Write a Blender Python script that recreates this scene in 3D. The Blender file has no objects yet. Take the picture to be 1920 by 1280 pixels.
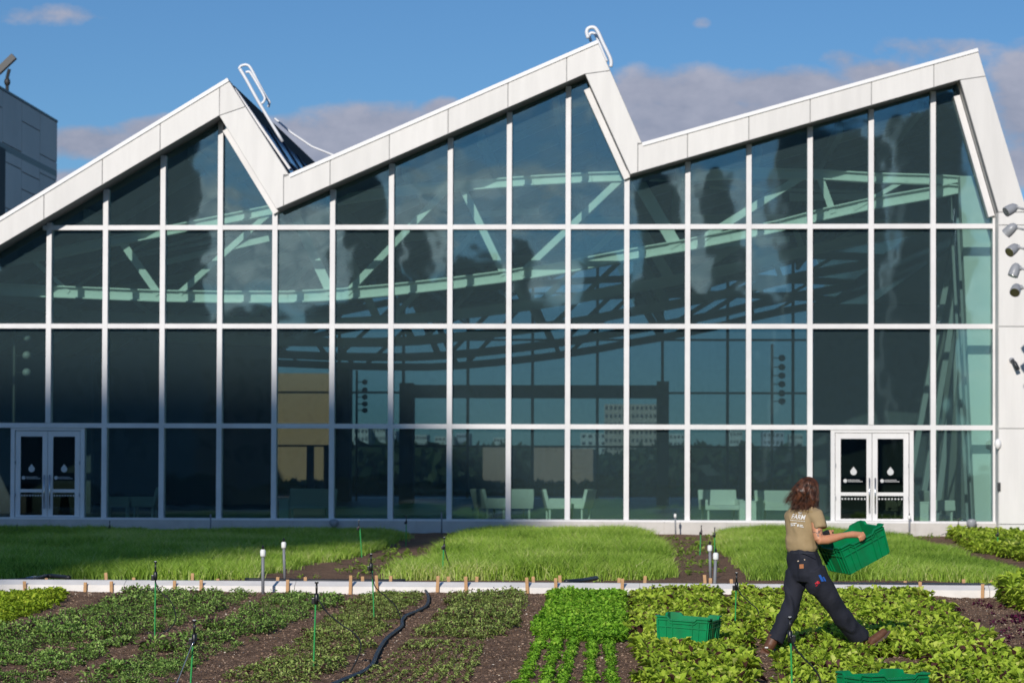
import bpy, bmesh, math, random
import numpy as np
from mathutils import Vector, Matrix, Quaternion, noise
from mathutils.bvhtree import BVHTree
random.seed(7); RNG = np.random.default_rng(7)
S = bpy.context.scene
COL = S.collection
R = math.radians

# ---------------------------------------------------------------- camera
F = 4533.0                       # focal length in photo pixels (1920 wide)
SHIFT = 144.0
PITCH = math.atan((879 - 640 - SHIFT) / F)
YAW = R(3.03)
ROLL = R(0.2)
CAM = Vector((0, 0, 1.73))
cd = bpy.data.cameras.new('camera'); cam = bpy.data.objects.new('camera', cd); COL.objects.link(cam)
cd.sensor_fit = 'HORIZONTAL'; cd.sensor_width = 36; cd.lens = F * 36 / 1920
cd.shift_y = SHIFT / 1920; cd.clip_end = 6000; cd.clip_start = 0.5
CR = (Matrix.Rotation(YAW, 3, 'Z') @ Matrix.Rotation(R(90) + PITCH, 3, 'X') @ Matrix.Rotation(ROLL, 3, 'Z'))
cam.matrix_world = Matrix.Translation(CAM) @ CR.to_4x4()
S.camera = cam
cd.dof.use_dof = True; cd.dof.focus_distance = 22.9; cd.dof.aperture_fstop = 4.0

# ---------------------------------------------------------------- light
SUN_AZ, SUN_EL = R(12.5), R(24)
TR = Vector((math.sin(SUN_AZ) * math.cos(SUN_EL), math.cos(SUN_AZ) * math.cos(SUN_EL), -math.sin(SUN_EL)))
sl = bpy.data.lights.new('sun', 'SUN'); sl.energy = 3.6; sl.angle = R(0.35); sl.color = (1.0, 0.945, 0.875)
so = bpy.data.objects.new('sun', sl); COL.objects.link(so); so.rotation_euler = TR.to_track_quat('-Z', 'Y').to_euler()
so.location = (-20, -60, 40)
W = bpy.data.worlds.new('World'); S.world = W; W.use_nodes = True
SKY = 0.043
def build_world():
    nt = W.node_tree; N = nt.nodes; L = nt.links; N.clear()
    out = N.new('ShaderNodeOutputWorld'); bg = N.new('ShaderNodeBackground'); L.new(bg.outputs[0], out.inputs[0])
    bg.inputs[1].default_value = SKY
    sky = N.new('ShaderNodeTexSky'); sky.sky_type = 'NISHITA'; sky.sun_disc = False
    sky.sun_elevation = SUN_EL; sky.sun_rotation = math.pi + SUN_AZ
    sky.air_density = 1.0; sky.dust_density = 0.1; sky.ozone_density = 2.0
    tc = N.new('ShaderNodeTexCoord'); sp = N.new('ShaderNodeSeparateXYZ'); L.new(tc.outputs['Generated'], sp.inputs[0])
    def M(op, a, b=None, c=None, clamp=False):
        n = N.new('ShaderNodeMath'); n.operation = op; n.use_clamp = clamp
        for i, x in enumerate((a, b, c)):
            if x is None: continue
            if isinstance(x, (int, float)): n.inputs[i].default_value = x
            else: L.new(x, n.inputs[i])
        return n.outputs[0]
    ay = M('MAXIMUM', M('ABSOLUTE', sp.outputs[1]), 0.05)
    az = M('DIVIDE', sp.outputs[0], ay); el = M('DIVIDE', sp.outputs[2], ay)
    cv = N.new('ShaderNodeCombineXYZ'); L.new(az, cv.inputs[0]); L.new(el, cv.inputs[1])
    L.new(M('MULTIPLY', M('SIGN', sp.outputs[1]), 3.0), cv.inputs[2])
    def noise_(scale, detail, rough, sy=1.0):
        mp = N.new('ShaderNodeMapping'); L.new(cv.outputs[0], mp.inputs[0]); mp.inputs['Scale'].default_value = (1, sy, 1)
        n = N.new('ShaderNodeTexNoise'); n.inputs['Scale'].default_value = scale; n.inputs['Detail'].default_value = detail
        n.inputs['Roughness'].default_value = rough; L.new(mp.outputs[0], n.inputs['Vector']); return n.outputs[0]
    n1 = noise_(26, 7, 0.62, 1.5); n2 = noise_(95, 5, 0.6, 1.8)
    nn = M('ADD', M('MULTIPLY', M('SUBTRACT', n1, 0.5), 1.7), M('MULTIPLY', M('SUBTRACT', n2, 0.5), 0.55))
    blobs = [(150, 262, 130, 34, 1), (300, 240, 110, 30, 1), (420, 225, 60, 20, .8), (540, 262, 90, 52, 1), (700, 245, 175, 58, 1), (830, 205, 50, 26, 1),
             (620, 300, 200, 60, 1), (1300, 190, 130, 66, 1.1), (1210, 175, 80, 50, 1), (1480, 175, 170, 50, 1.1), (1400, 235, 260, 60, 1.1), (1240, 250, 110, 90, 1.1),
             (1640, 140, 90, 30, .9), (1930, 200, 100, 115, 1.1), (1900, 310, 60, 40, .9), (1735, 95, 120, 26, .45), (1580, 112, 42, 24, .5), (90, 18, 120, 20, .45), (1315, 42, 16, 10, .3), (130, 330, 60, 20, .7)]
    m = None
    for (cx, cy, rx, ry, w) in blobs:
        a0, e0 = (cx - 1200) / F, (879 - cy) / F
        dx = M('MULTIPLY', M('SUBTRACT', az, a0), F / rx); dy = M('MULTIPLY', M('SUBTRACT', el, e0), F / ry)
        r2 = M('ADD', M('MULTIPLY', dx, dx), M('MULTIPLY', dy, dy))
        b = M('MULTIPLY', M('SUBTRACT', 1.25, r2), w)
        m = b if m is None else M('SMOOTH_MAX', m, b, 0.3)
    m = M('MAXIMUM', m, -1.2)
    mask = M('SMOOTH_MIN', M('MULTIPLY', M('ADD', M('ADD', M('MULTIPLY', m, 0.8), M('MULTIPLY', nn, 1.25)), -0.02), 1.45), 0.92, 0.3)
    mask = M('MAXIMUM', mask, 0.0, clamp=True)
    front = M('GREATER_THAN', sp.outputs[1], 0.0)
    mask = M('MULTIPLY', mask, front)
    # clouds on the sun side (seen only mirrored in the glass)
    n3 = noise_(15, 6, 0.62, 2.6)
    lay = M('SUBTRACT', 1.0, M('MULTIPLY', M('ABSOLUTE', M('SUBTRACT', el, 0.085)), 15.0))
    hi = M('MULTIPLY', M('SUBTRACT', n3, 0.52), 5.5)
    bm = M('ADD', hi, M('MAXIMUM', M('MULTIPLY', lay, 0.8), -0.8), clamp=True)
    for (cx, cy, rx, ry, w) in ((450, 440, 190, 120, .9), (560, 520, 120, 50, .6), (800, 455, 90, 60, .8), (1000, 470, 90, 60, .8), (1090, 400, 40, 50, .5), (860, 290, 60, 20, .35), (1320, 470, 70, 90, .7), (1290, 380, 40, 60, .5)):
        a0, e0 = (cx - 1200) / F, (879 - cy) / F
        dx = M('MULTIPLY', M('SUBTRACT', az, a0), F / rx); dy = M('MULTIPLY', M('SUBTRACT', el, e0), F / ry)
        r2 = M('ADD', M('MULTIPLY', dx, dx), M('MULTIPLY', dy, dy))
        bm = M('ADD', bm, M('MULTIPLY', M('MAXIMUM', M('ADD', M('SUBTRACT', 1.0, r2), M('MULTIPLY', M('SUBTRACT', n3, .5), 2.0)), 0.0), w), clamp=True)
    bm = M('MULTIPLY', bm, M('LESS_THAN', sp.outputs[1], 0.0))
    bm = M('MULTIPLY', bm, 0.85)
    # cloud colour: grey-lilac body, paler rims
    cr = N.new('ShaderNodeValToRGB'); L.new(M('ADD', M('MULTIPLY', M('SUBTRACT', el, 0.12), 3.0), M('ADD', M('MULTIPLY', nn, 0.8), 0.5)), cr.inputs[0])
    c0 = 1.0 / SKY
    cr.color_ramp.elements[0].color = (0.25 * c0, 0.275 * c0, 0.37 * c0, 1); cr.color_ramp.elements[0].position = 0.2
    cr.color_ramp.elements[1].color = (0.42 * c0, 0.43 * c0, 0.52 * c0, 1); cr.color_ramp.elements[1].position = 0.85
    cr2 = N.new('ShaderNodeValToRGB'); L.new(n2, cr2.inputs[0])
    cr2.color_ramp.elements[0].color = (0.45 * c0, 0.46 * c0, 0.50 * c0, 1); cr2.color_ramp.elements[0].position = 0.38
    cr2.color_ramp.elements[1].color = (1.7 * c0, 1.45 * c0, 1.3 * c0, 1); cr2.color_ramp.elements[1].position = 0.7
    sm = N.new('ShaderNodeMix'); sm.data_type = 'RGBA'; sm.blend_type = 'MULTIPLY'; sm.inputs['Factor'].default_value = 1.0
    L.new(sky.outputs[0], sm.inputs['A']); sm.inputs['B'].default_value = SKYTINT
    x1 = N.new('ShaderNodeMix'); x1.data_type = 'RGBA'; L.new(mask, x1.inputs['Factor']); L.new(sm.outputs['Result'], x1.inputs['A']); L.new(cr.outputs[0], x1.inputs['B'])
    x2 = N.new('ShaderNodeMix'); x2.data_type = 'RGBA'; L.new(bm, x2.inputs['Factor']); L.new(x1.outputs['Result'], x2.inputs['A']); L.new(cr2.outputs[0], x2.inputs['B'])
    L.new(x2.outputs['Result'], bg.inputs[0])
SKYTINT = (0.84, 1.33, 1.86, 1)
build_world()
S.view_settings.view_transform = 'Standard'; S.view_settings.look = 'None'
S.view_settings.exposure = 0.0; S.view_settings.gamma = 1.0
S.render.engine = 'CYCLES'
S.cycles.max_bounces = 8; S.cycles.transparent_max_bounces = 12; S.cycles.diffuse_bounces = 3
S.cycles.caustics_reflective = False; S.cycles.caustics_refractive = False
S.cycles.use_denoising = True

# ---------------------------------------------------------------- projection helpers
def ray(px, py):
    return CR @ Vector(((px - 960) / F, (640 + SHIFT - py) / F, -1))
def on_y(px, py, Y):
    d = ray(px, py); return CAM + d * ((Y - CAM.y) / d.y)
def on_z(px, py, z=0.0):
    d = ray(px, py); return CAM + d * ((z - CAM.z) / d.z)

# ---------------------------------------------------------------- materials
def mat(name, base, rough=0.6, metal=0.0, spec=0.5, var=0.0, vscale=3.0, bump=0.0, bscale=20.0, base2=None, coat=0.0, sub=0.0, det=5.0, coord='Object', dist=0.02, stretch=None):
    m = bpy.data.materials.new(name); m.use_nodes = True; nt = m.node_tree; N = nt.nodes; L = nt.links
    b = N['Principled BSDF']
    b.inputs['Base Color'].default_value = (*base, 1); b.inputs['Roughness'].default_value = rough
    b.inputs['Metallic'].default_value = metal; b.inputs['Specular IOR Level'].default_value = spec
    if coat: b.inputs['Coat Weight'].default_value = coat; b.inputs['Coat Roughness'].default_value = 0.15
    tc = N.new('ShaderNodeTexCoord')
    if var or base2:
        n = N.new('ShaderNodeTexNoise'); n.inputs['Scale'].default_value = vscale; n.inputs['Detail'].default_value = det; n.inputs['Roughness'].default_value = 0.6
        if stretch:
            mp = N.new('ShaderNodeMapping'); mp.inputs['Scale'].default_value = stretch; L.new(tc.outputs[coord], mp.inputs[0]); L.new(mp.outputs[0], n.inputs['Vector'])
        else: L.new(tc.outputs[coord], n.inputs['Vector'])
        cr = N.new('ShaderNodeValToRGB'); L.new(n.outputs[0], cr.inputs[0])
        b2 = base2 or tuple(max(0, c * (1 - var)) for c in base)
        cr.color_ramp.elements[0].color = (*b2, 1); cr.color_ramp.elements[0].position = 0.36
        cr.color_ramp.elements[1].color = (*base, 1); cr.color_ramp.elements[1].position = 0.62
        L.new(cr.outputs[0], b.inputs['Base Color'])
    if bump:
        n2 = N.new('ShaderNodeTexNoise'); n2.inputs['Scale'].default_value = bscale; n2.inputs['Detail'].default_value = 6
        L.new(tc.outputs[coord], n2.inputs['Vector'])
        bp = N.new('ShaderNodeBump'); bp.inputs['Strength'].default_value = bump; bp.inputs['Distance'].default_value = dist
        L.new(n2.outputs[0], bp.inputs['Height']); L.new(bp.outputs[0], b.inputs['Normal'])
    return m
def vary(m, amt):
    """every object takes its own slight shade"""
    nt = m.node_tree; N = nt.nodes; L = nt.links; b = N['Principled BSDF']; src = b.inputs['Base Color'].links[0].from_socket
    oi = N.new('ShaderNodeObjectInfo'); mr = N.new('ShaderNodeMapRange'); mr.inputs['To Min'].default_value = 1 - amt; mr.inputs['To Max'].default_value = 1.0; L.new(oi.outputs['Random'], mr.inputs['Value'])
    hs = N.new('ShaderNodeHueSaturation'); L.new(mr.outputs[0], hs.inputs['Value']); L.new(src, hs.inputs['Color']); L.new(hs.outputs[0], b.inputs['Base Color'])

def glass_mat(name, tint, refl, wav=0.0, dirt=0.0):
    m = bpy.data.materials.new(name); m.use_nodes = True; nt = m.node_tree; N = nt.nodes; L = nt.links; N.clear()
    out = N.new('ShaderNodeOutputMaterial'); mx = N.new('ShaderNodeMixShader'); t = N.new('ShaderNodeBsdfTransparent'); g = N.new('ShaderNodeBsdfGlossy')
    t.inputs[0].default_value = (*tint, 1); g.inputs['Roughness'].default_value = 0.024; g.inputs[0].default_value = (0.60, 0.86, 1.0, 1)
    fr = N.new('ShaderNodeFresnel'); fr.inputs[0].default_value = 1.45
    ad = N.new('ShaderNodeMath'); ad.operation = 'ADD'; ad.inputs[1].default_value = refl; ad.use_clamp = True; L.new(fr.outputs[0], ad.inputs[0])
    L.new(ad.outputs[0], mx.inputs[0]); L.new(t.outputs[0], mx.inputs[1]); L.new(g.outputs[0], mx.inputs[2]); L.new(mx.outputs[0], out.inputs[0])
    if dirt:      # thin film of dust: only shows where the sun strikes the pane
        df = N.new('ShaderNodeBsdfDiffuse'); df.inputs[0].default_value = (0.42, 0.62, 0.68, 1); m0 = N.new('ShaderNodeMixShader'); m0.inputs[0].default_value = dirt
        L.new(t.outputs[0], m0.inputs[1]); L.new(df.outputs[0], m0.inputs[2]); L.new(m0.outputs[0], mx.inputs[1])
    if wav:
        tc = N.new('ShaderNodeTexCoord'); oi = N.new('ShaderNodeObjectInfo')
        va = N.new('ShaderNodeVectorMath'); va.operation = 'ADD'
        ml = N.new('ShaderNodeMath'); ml.operation = 'MULTIPLY'; ml.inputs[1].default_value = 60; L.new(oi.outputs['Random'], ml.inputs[0])
        cx = N.new('ShaderNodeCombineXYZ'); L.new(ml.outputs[0], cx.inputs[1])
        L.new(tc.outputs['Object'], va.inputs[0]); L.new(cx.outputs[0], va.inputs[1])
        n = N.new('ShaderNodeTexNoise'); n.inputs['Scale'].default_value = 0.6; n.inputs['Detail'].default_value = 2.0; L.new(va.outputs[0], n.inputs['Vector'])
        bp = N.new('ShaderNodeBump'); bp.inputs['Strength'].default_value = 1.0; bp.inputs['Distance'].default_value = wav
        L.new(n.outputs[0], bp.inputs['Height']); L.new(bp.outputs[0], g.inputs['Normal'])
    return m

def leaf_mat(name, stops, rough=0.5, trans=0.35):
    """leaf colours picked per leaf by the mesh attribute 'tone'"""
    m = bpy.data.materials.new(name); m.use_nodes = True; nt = m.node_tree; N = nt.nodes; L = nt.links; N.clear()
    out = N.new('ShaderNodeOutputMaterial'); p = N.new('ShaderNodeBsdfPrincipled'); t = N.new('ShaderNodeBsdfTranslucent'); mx = N.new('ShaderNodeMixShader')
    at = N.new('ShaderNodeAttribute'); at.attribute_name = 'tone'
    cr = N.new('ShaderNodeValToRGB'); L.new(at.outputs['Fac'], cr.inputs[0])
    e = cr.color_ramp.elements
    while len(e) < len(stops): e.new(0.5)
    for i, (pos, c) in enumerate(stops): e[i].position = pos; e[i].color = (*c, 1)
    L.new(cr.outputs[0], p.inputs['Base Color']); p.inputs['Roughness'].default_value = rough; p.inputs['Specular IOR Level'].default_value = 0.35
    hs = N.new('ShaderNodeHueSaturation'); hs.inputs['Hue'].default_value = 0.49; hs.inputs['Value'].default_value = 1.1; L.new(cr.outputs[0], hs.inputs['Color']); L.new(hs.outputs[0], t.inputs[0])
    mx.inputs[0].default_value = trans; L.new(p.outputs[0], mx.inputs[1]); L.new(t.outputs[0], mx.inputs[2]); L.new(mx.outputs[0], out.inputs[0])
    return m

# ---------------------------------------------------------------- mesh helpers
def tag(o, label=None, cat=None, group=None, kind=None):
    if label: o['label'] = label
    if cat: o['category'] = cat
    if group: o['group'] = group
    if kind: o['kind'] = kind
    return o
def empty(name, loc=(0, 0, 0), rz=0.0):
    o = bpy.data.objects.new(name, None); COL.objects.link(o); o.location = loc; o.rotation_euler = (0, 0, rz); o.empty_display_size = 0.2
    return o
def wmat(o):
    m = o.matrix_basis.copy()
    return wmat(o.parent) @ m if o.parent else m
class MB:
    def __init__(s): s.v = []; s.f = []
    def add(s, vs, fs):
        b = len(s.v); s.v += [tuple(x) for x in vs]; s.f += [tuple(i + b for i in f) for f in fs]; return s
    def box(s, c, d, rot=None):
        c = Vector(c); d = Vector(d) / 2; vs = []
        for x in (-1, 1):
            for y in (-1, 1):
                for z in (-1, 1):
                    p = Vector((x * d.x, y * d.y, z * d.z))
                    if rot is not None: p = rot @ p
                    vs.append(c + p)
        return s.add(vs, [(0, 1, 3, 2), (4, 6, 7, 5), (0, 4, 5, 1), (2, 3, 7, 6), (0, 2, 6, 4), (1, 5, 7, 3)])
    def bb(s, x0, x1, y0, y1, z0, z1): return s.box(((x0 + x1) / 2, (y0 + y1) / 2, (z0 + z1) / 2), (abs(x1 - x0), abs(y1 - y0), abs(z1 - z0)))
    def beam(s, p, q, w, h, up=(0, 1, 0)):
        """bar from p to q; w across (perpendicular to up), h along up"""
        p = Vector(p); q = Vector(q); d = (q - p).normalized(); u = Vector(up); u = (u - d * u.dot(d)).normalized(); r = d.cross(u)
        vs = []
        for a in (p, q):
            for i, j in ((-1, -1), (1, -1), (1, 1), (-1, 1)): vs.append(a + r * (i * w / 2) + u * (j * h / 2))
        return s.add(vs, [(0, 1, 2, 3), (7, 6, 5, 4), (0, 4, 5, 1), (1, 5, 6, 2), (2, 6, 7, 3), (3, 7, 4, 0)])
    def prism(s, poly, vec):
        n = len(poly); vec = Vector(vec); a = [Vector(p) for p in poly]; vs = a + [p + vec for p in a]
        return s.add(vs, [tuple(range(n)), tuple(range(2 * n - 1, n - 1, -1))] + [(i, n + i, n + (i + 1) % n, (i + 1) % n) for i in range(n)])
    def tube(s, pts, r, n=8, cap=True, ell=1.0, up=None):
        pts = [Vector(p) for p in pts]; m = len(pts)
        rs = r if isinstance(r, (list, tuple)) else [r] * m
        prev = Vector(up) if up else None; rings = []
        for i, p in enumerate(pts):
            d = (pts[min(i + 1, m - 1)] - pts[max(i - 1, 0)]).normalized()
            if prev is None:
                prev = Vector((0, 0, 1)) if abs(d.z) < 0.9 else Vector((1, 0, 0))
            u = (prev - d * prev.dot(d)).normalized(); w = d.cross(u); prev = u
            rings.append([p + u * (math.cos(2 * math.pi * k / n) * rs[i] * ell) + w * (math.sin(2 * math.pi * k / n) * rs[i]) for k in range(n)])
        vs = [q for ring in rings for q in ring]; fs = []
        for i in range(m - 1):
            for k in range(n):
                fs.append((i * n + k, i * n + (k + 1) % n, (i + 1) * n + (k + 1) % n, (i + 1) * n + k))
        if cap: fs += [tuple(reversed(range(n))), tuple(range((m - 1) * n, m * n))]
        return s.add(vs, fs)
    def lathe(s, prof, c, n=16, axis=(0, 0, 1)):
        q = Vector((0, 0, 1)).rotation_difference(Vector(axis)); c = Vector(c); vs = []; fs = []
        for (r, z) in prof:
            for k in range(n):
                a = 2 * math.pi * k / n; vs.append(c + q @ Vector((r * math.cos(a), r * math.sin(a), z)))
        m = len(prof)
        for i in range(m - 1):
            for k in range(n): fs.append((i * n + k, i * n + (k + 1) % n, (i + 1) * n + (k + 1) % n, (i + 1) * n + k))
        fs += [tuple(reversed(range(n))), tuple(range((m - 1) * n, m * n))]
        return s.add(vs, fs)
    def ell(s, c, rad, rot=None, nu=16, nv=10):
        c = Vector(c); vs = []; fs = []
        for j in range(nv + 1):
            th = math.pi * j / nv
            for k in range(nu):
                ph = 2 * math.pi * k / nu
                p = Vector((rad[0] * math.sin(th) * math.cos(ph), rad[1] * math.sin(th) * math.sin(ph), rad[2] * math.cos(th)))
                if rot is not None: p = rot @ p
                vs.append(c + p)
        for j in range(nv):
            for k in range(nu): fs.append((j * nu + k, (j + 1) * nu + k, (j + 1) * nu + (k + 1) % nu, j * nu + (k + 1) % nu))
        return s.add(vs, fs)
    def build(s, name, m, parent=None, world=True, smooth=False, bevel=0.0):
        me = bpy.data.meshes.new(name); vs = s.v
        if parent is not None and world:
            inv = wmat(parent).inverted(); vs = [tuple(inv @ Vector(p)) for p in vs]
        me.from_pydata(vs, [], s.f); me.validate()
        bm = bmesh.new(); bm.from_mesh(me); bmesh.ops.recalc_face_normals(bm, faces=bm.faces)
        if bevel: bmesh.ops.bevel(bm, geom=bm.edges[:], offset=bevel, segments=2, profile=0.7, affect='EDGES', clamp_overlap=True)
        bm.to_mesh(me); bm.free()
        me.materials.append(m)
        if smooth: me.polygons.foreach_set('use_smooth', [True] * len(me.polygons))
        o = bpy.data.objects.new(name, me); COL.objects.link(o)
        if parent is not None: o.parent = parent
        return o
def copy_tree(o, parent=None):
    c = o.copy(); COL.objects.link(c); c.parent = parent
    for ch in list(o.children): copy_tree(ch, c)
    return c
# ---------------------------------------------------------------- setting materials
M_panel = mat('white_panel', (0.80, 0.775, 0.74), rough=0.5, var=0.07, vscale=1.0, bump=0.05, bscale=30, stretch=(4, 4, .5))
vary(M_panel, .07)
M_coping = mat('white_coping', (0.88, 0.87, 0.86), rough=0.4)
M_alu = mat('white_aluminium', (0.82, 0.80, 0.79), rough=0.38, var=0.10, vscale=1.2)
M_joint = mat('grey_joint', (0.30, 0.30, 0.30), rough=0.8)
M_gap = mat('dark_joint', (0.05, 0.05, 0.05), rough=0.8)
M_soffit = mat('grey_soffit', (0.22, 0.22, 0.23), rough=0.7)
M_steel = mat('white_steel', (0.84, 0.86, 0.84), rough=0.5, var=0.05, vscale=1.5)
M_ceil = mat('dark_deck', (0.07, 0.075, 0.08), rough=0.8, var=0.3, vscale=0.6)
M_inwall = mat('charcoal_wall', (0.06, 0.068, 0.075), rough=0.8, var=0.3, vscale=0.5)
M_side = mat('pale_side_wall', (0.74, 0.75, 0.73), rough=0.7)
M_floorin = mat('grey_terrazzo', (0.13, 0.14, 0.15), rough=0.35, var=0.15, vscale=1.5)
M_concrete = mat('pale_concrete', (0.62, 0.585, 0.54), rough=0.8, var=0.14, vscale=2.2, bump=0.2, bscale=25)
M_glass = glass_mat('tinted_glass', (0.78, 0.90, 0.86), 0.085, 0.0055, 0.04)
M_doorglass = glass_mat('door_glass', (0.42, 0.47, 0.42), 0.06, 0.0015)
M_farglass = glass_mat('far_glass', (0.46, 0.52, 0.60), 0.0)
M_darkmetal = mat('dark_metal', (0.03, 0.033, 0.036), rough=0.45)
M_chrome = mat('brushed_steel', (0.6, 0.6, 0.6), rough=0.25, metal=1.0)
M_solar = mat('blue_skylight_glass', (0.10, 0.20, 0.42), rough=0.12, spec=0.8, var=0.25, vscale=0.5)
M_grey = mat('grey_painted_metal', (0.33, 0.34, 0.36), rough=0.35)
M_rail = mat('white_rail_paint', (0.85, 0.86, 0.88), rough=0.35)
M_decal = mat('white_vinyl', (0.62, 0.62, 0.62), rough=0.5)

GY = 65.0; OV = 0.8; FY = GY - OV
def gx(px, py=612): return on_y(px, py, GY).x
def gz(py, px=960): return on_y(px, py, GY).z
MUL = [gx(p) for p in (-234, -127, -13, 93.5, 199, 306, 413.5, 516, 624, 734, 844, 954.5, 1065, 1175, 1289, 1403.5, 1518, 1632.5, 1748.5, 1865)]
TZ = [gz(426.5), gz(612), gz(799.5)]
SZ = gz(976)          # sill
inner = [on_y(x, y, FY) for x, y in ((-300, 637), (411, 217), (518, 392), (1097, 139), (1182, 327), (1800, 150), (1872, 398))]
outer = [on_y(x, y, FY) for x, y in ((-300, 592), (427, 148), (542, 328), (1120, 77), (1204, 269), (1833, 92), (1927, 402))]
XR = inner[-1].x; XW = on_y(1942, 600, FY).x; XL = inner[0].x
def prof(line, x):
    for a, b in zip(line, line[1:]):
        if a.x <= x <= b.x: return a.z + (b.z - a.z) * (x - a.x) / (b.x - a.x)
    return line[0].z if x < line[0].x else line[-1].z
def isx(line, i, x):   # z on the extension of segment i
    a, b = line[i], line[i + 1]; return a.z + (b.z - a.z) * (x - a.x) / (b.x - a.x)

pav = empty('glass_pavilion', (0, GY, 0))
tag(pav, 'long glass pavilion with white sawtooth roof behind the vegetable beds', 'building')

# base wall under the glass, in sections with joints
bw = MB(); xs = XL - 1
k = 0
while xs < XW:
    w = 1.66 if k % 1 == 0 else 1.7
    e = min(xs + w, XW); bw.bb(xs + 0.007, e - 0.007, GY - 0.34, GY + 0.1, -0.4, SZ - 0.01); xs = e; k += 1
bw.bb(XL - 1, XW, GY - 0.325, GY + 0.09, -0.4, SZ - 0.03)
bw.build('base_wall', M_concrete, pav, bevel=0.0)
MB().bb(XL - 1, XW, GY - 0.30, GY + 0.16, SZ - 0.008, SZ + 0.045).build('sill', M_alu, pav)

MW, MD = 0.14, 0.16
def topz(x):
    return min(prof(inner, x), 99)
# vertical mullions
for i, x in enumerate(MUL):
    zt = topz(x) - 0.02
    zb = SZ + 0.046
    if i in (3, 17): zb = TZ[2] + MW / 2 + 0.002
    if i == len(MUL) - 1: zt = isx(inner, 5, x) if x < inner[-1].x else inner[-1].z
    MB().bb(x - MW / 2, x + MW / 2, GY - MD, GY + 0.12, zb, zt).build('mullion', M_alu, pav, bevel=0.006)
# horizontal transoms, cut between the mullions
for zi, z in enumerate(TZ):
    mb = MB()
    for a, b in zip(MUL, MUL[1:]):
        x0, x1 = a + MW / 2 + 0.001, b - MW / 2 - 0.001
        if zi == 2 and abs(b - MUL[3]) < 1e-6: pass
        if zi == 0:
            if prof(inner, x1) < z + 0.1: continue
            if prof(inner, x0) < z + 0.1:
                s0 = inner[0]; s1 = inner[1]; t = (z + 0.05 - s0.z) / (s1.z - s0.z); x0 = s0.x + t * (s1.x - s0.x)
        mb.bb(x0, x1, GY - MD + 0.004, GY + 0.1, z - 0.064, z + 0.064)
    if zi == 2:
        for j in (3, 17): mb.bb(MUL[j] - MW / 2 - 0.001, MUL[j] + MW / 2 + 0.001, GY - MD + 0.004, GY + 0.1, z - 0.064, z + 0.064)
    mb.build('transom', M_alu, pav)
# white jambs along the steep sides of the gables
for i, j in ((1, 2), (3, 4), (5, 6)):
    p = inner[i].copy(); q = inner[j].copy(); p.y = q.y = GY - 0.1
    d = (q - p).normalized(); off = Vector((-1, 0, 0)) * 0.11
    a = p + d * 0.35 + off; b = q + off + d * (0.05)
    MB().beam(a, b, 0.17, 0.34).build('jamb', M_alu, pav, bevel=0.008)

# glass panes, one per opening, each set a hair out of true
def pane(pts):
    cx = sum(p[0] for p in pts) / len(pts); cz = sum(p[1] for p in pts) / len(pts); a = random.gauss(0, .0014); b = random.gauss(0, .0014)
    P = [(x, GY + a * (x - cx) + b * (z - cz), z) for x, z in pts]; MB().prism(P, (0, .012, 0)).build('glass_pane', M_glass, pav)
def clip_top(x0, x1, z0):
    """polygon of the opening above z0, under the roof line"""
    pts = [(x0, z0), (x1, z0), (x1, prof(inner, x1))]
    for p in sorted([p for p in inner if x0 < p.x < x1], key=lambda p: -p.x): pts.append((p.x, p.z))
    pts.append((x0, prof(inner, x0)))
    return pts
rows = [SZ, TZ[2], TZ[1], TZ[0]]
DOORL = (gx(22), gx(160)); DOORR = (gx(1557), gx(1712))
for ci, (a, b) in enumerate(zip(MUL, MUL[1:])):
    x0, x1 = a + 0.03, b - 0.03
    for ri, z0 in enumerate(rows):
        if ri < 3:
            z1 = rows[ri + 1]
            if ri == 0:
                spans = [(x0, x1)]
                for dl, dr in (DOORL, DOORR):
                    new = []
                    for s0, s1 in spans:
                        if dr <= s0 or dl >= s1: new.append((s0, s1)); continue
                        if s0 < dl - 0.05: new.append((s0, dl))
                        if dr + 0.05 < s1: new.append((dr, s1))
                    spans = new
                for s0, s1 in spans: pane([(s0, z0), (s1, z0), (s1, z1), (s0, z1)])
                continue
            if prof(inner, x0) < z0 + 0.05 and prof(inner, x1) < z0 + 0.05: continue
            if min(prof(inner, x0), prof(inner, x1)) < z1:
                t0, t1 = prof(inner, x0), prof(inner, x1)
                poly = [(x0, z0), (x1, z0), (x1, min(z1, t1))]
                if t0 < z1 < t1:
                    xc = x0 + (z1 - t0) / (t1 - t0) * (x1 - x0); poly.append((xc, z1))
                if t0 > z0: poly.append((x0, min(t0, z1)))
                else: poly[0] = (x0 + (z0 - t0) / (t1 - t0) * (x1 - x0), z0)
            else: poly = [(x0, z0), (x1, z0), (x1, z1), (x0, z1)]
        else:
            if prof(inner, x0) < z0 + 0.05 and prof(inner, x1) < z0 + 0.05: continue
            if prof(inner, x0) < z0:
                xc = x0 + (z0 - prof(inner, x0)) / (prof(inner, x1) - prof(inner, x0)) * (x1 - x0)
                poly = [(xc, z0), (x1, z0), (x1, prof(inner, x1))]
            else: poly = clip_top(x0, x1, z0)
        pane(poly)

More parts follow.
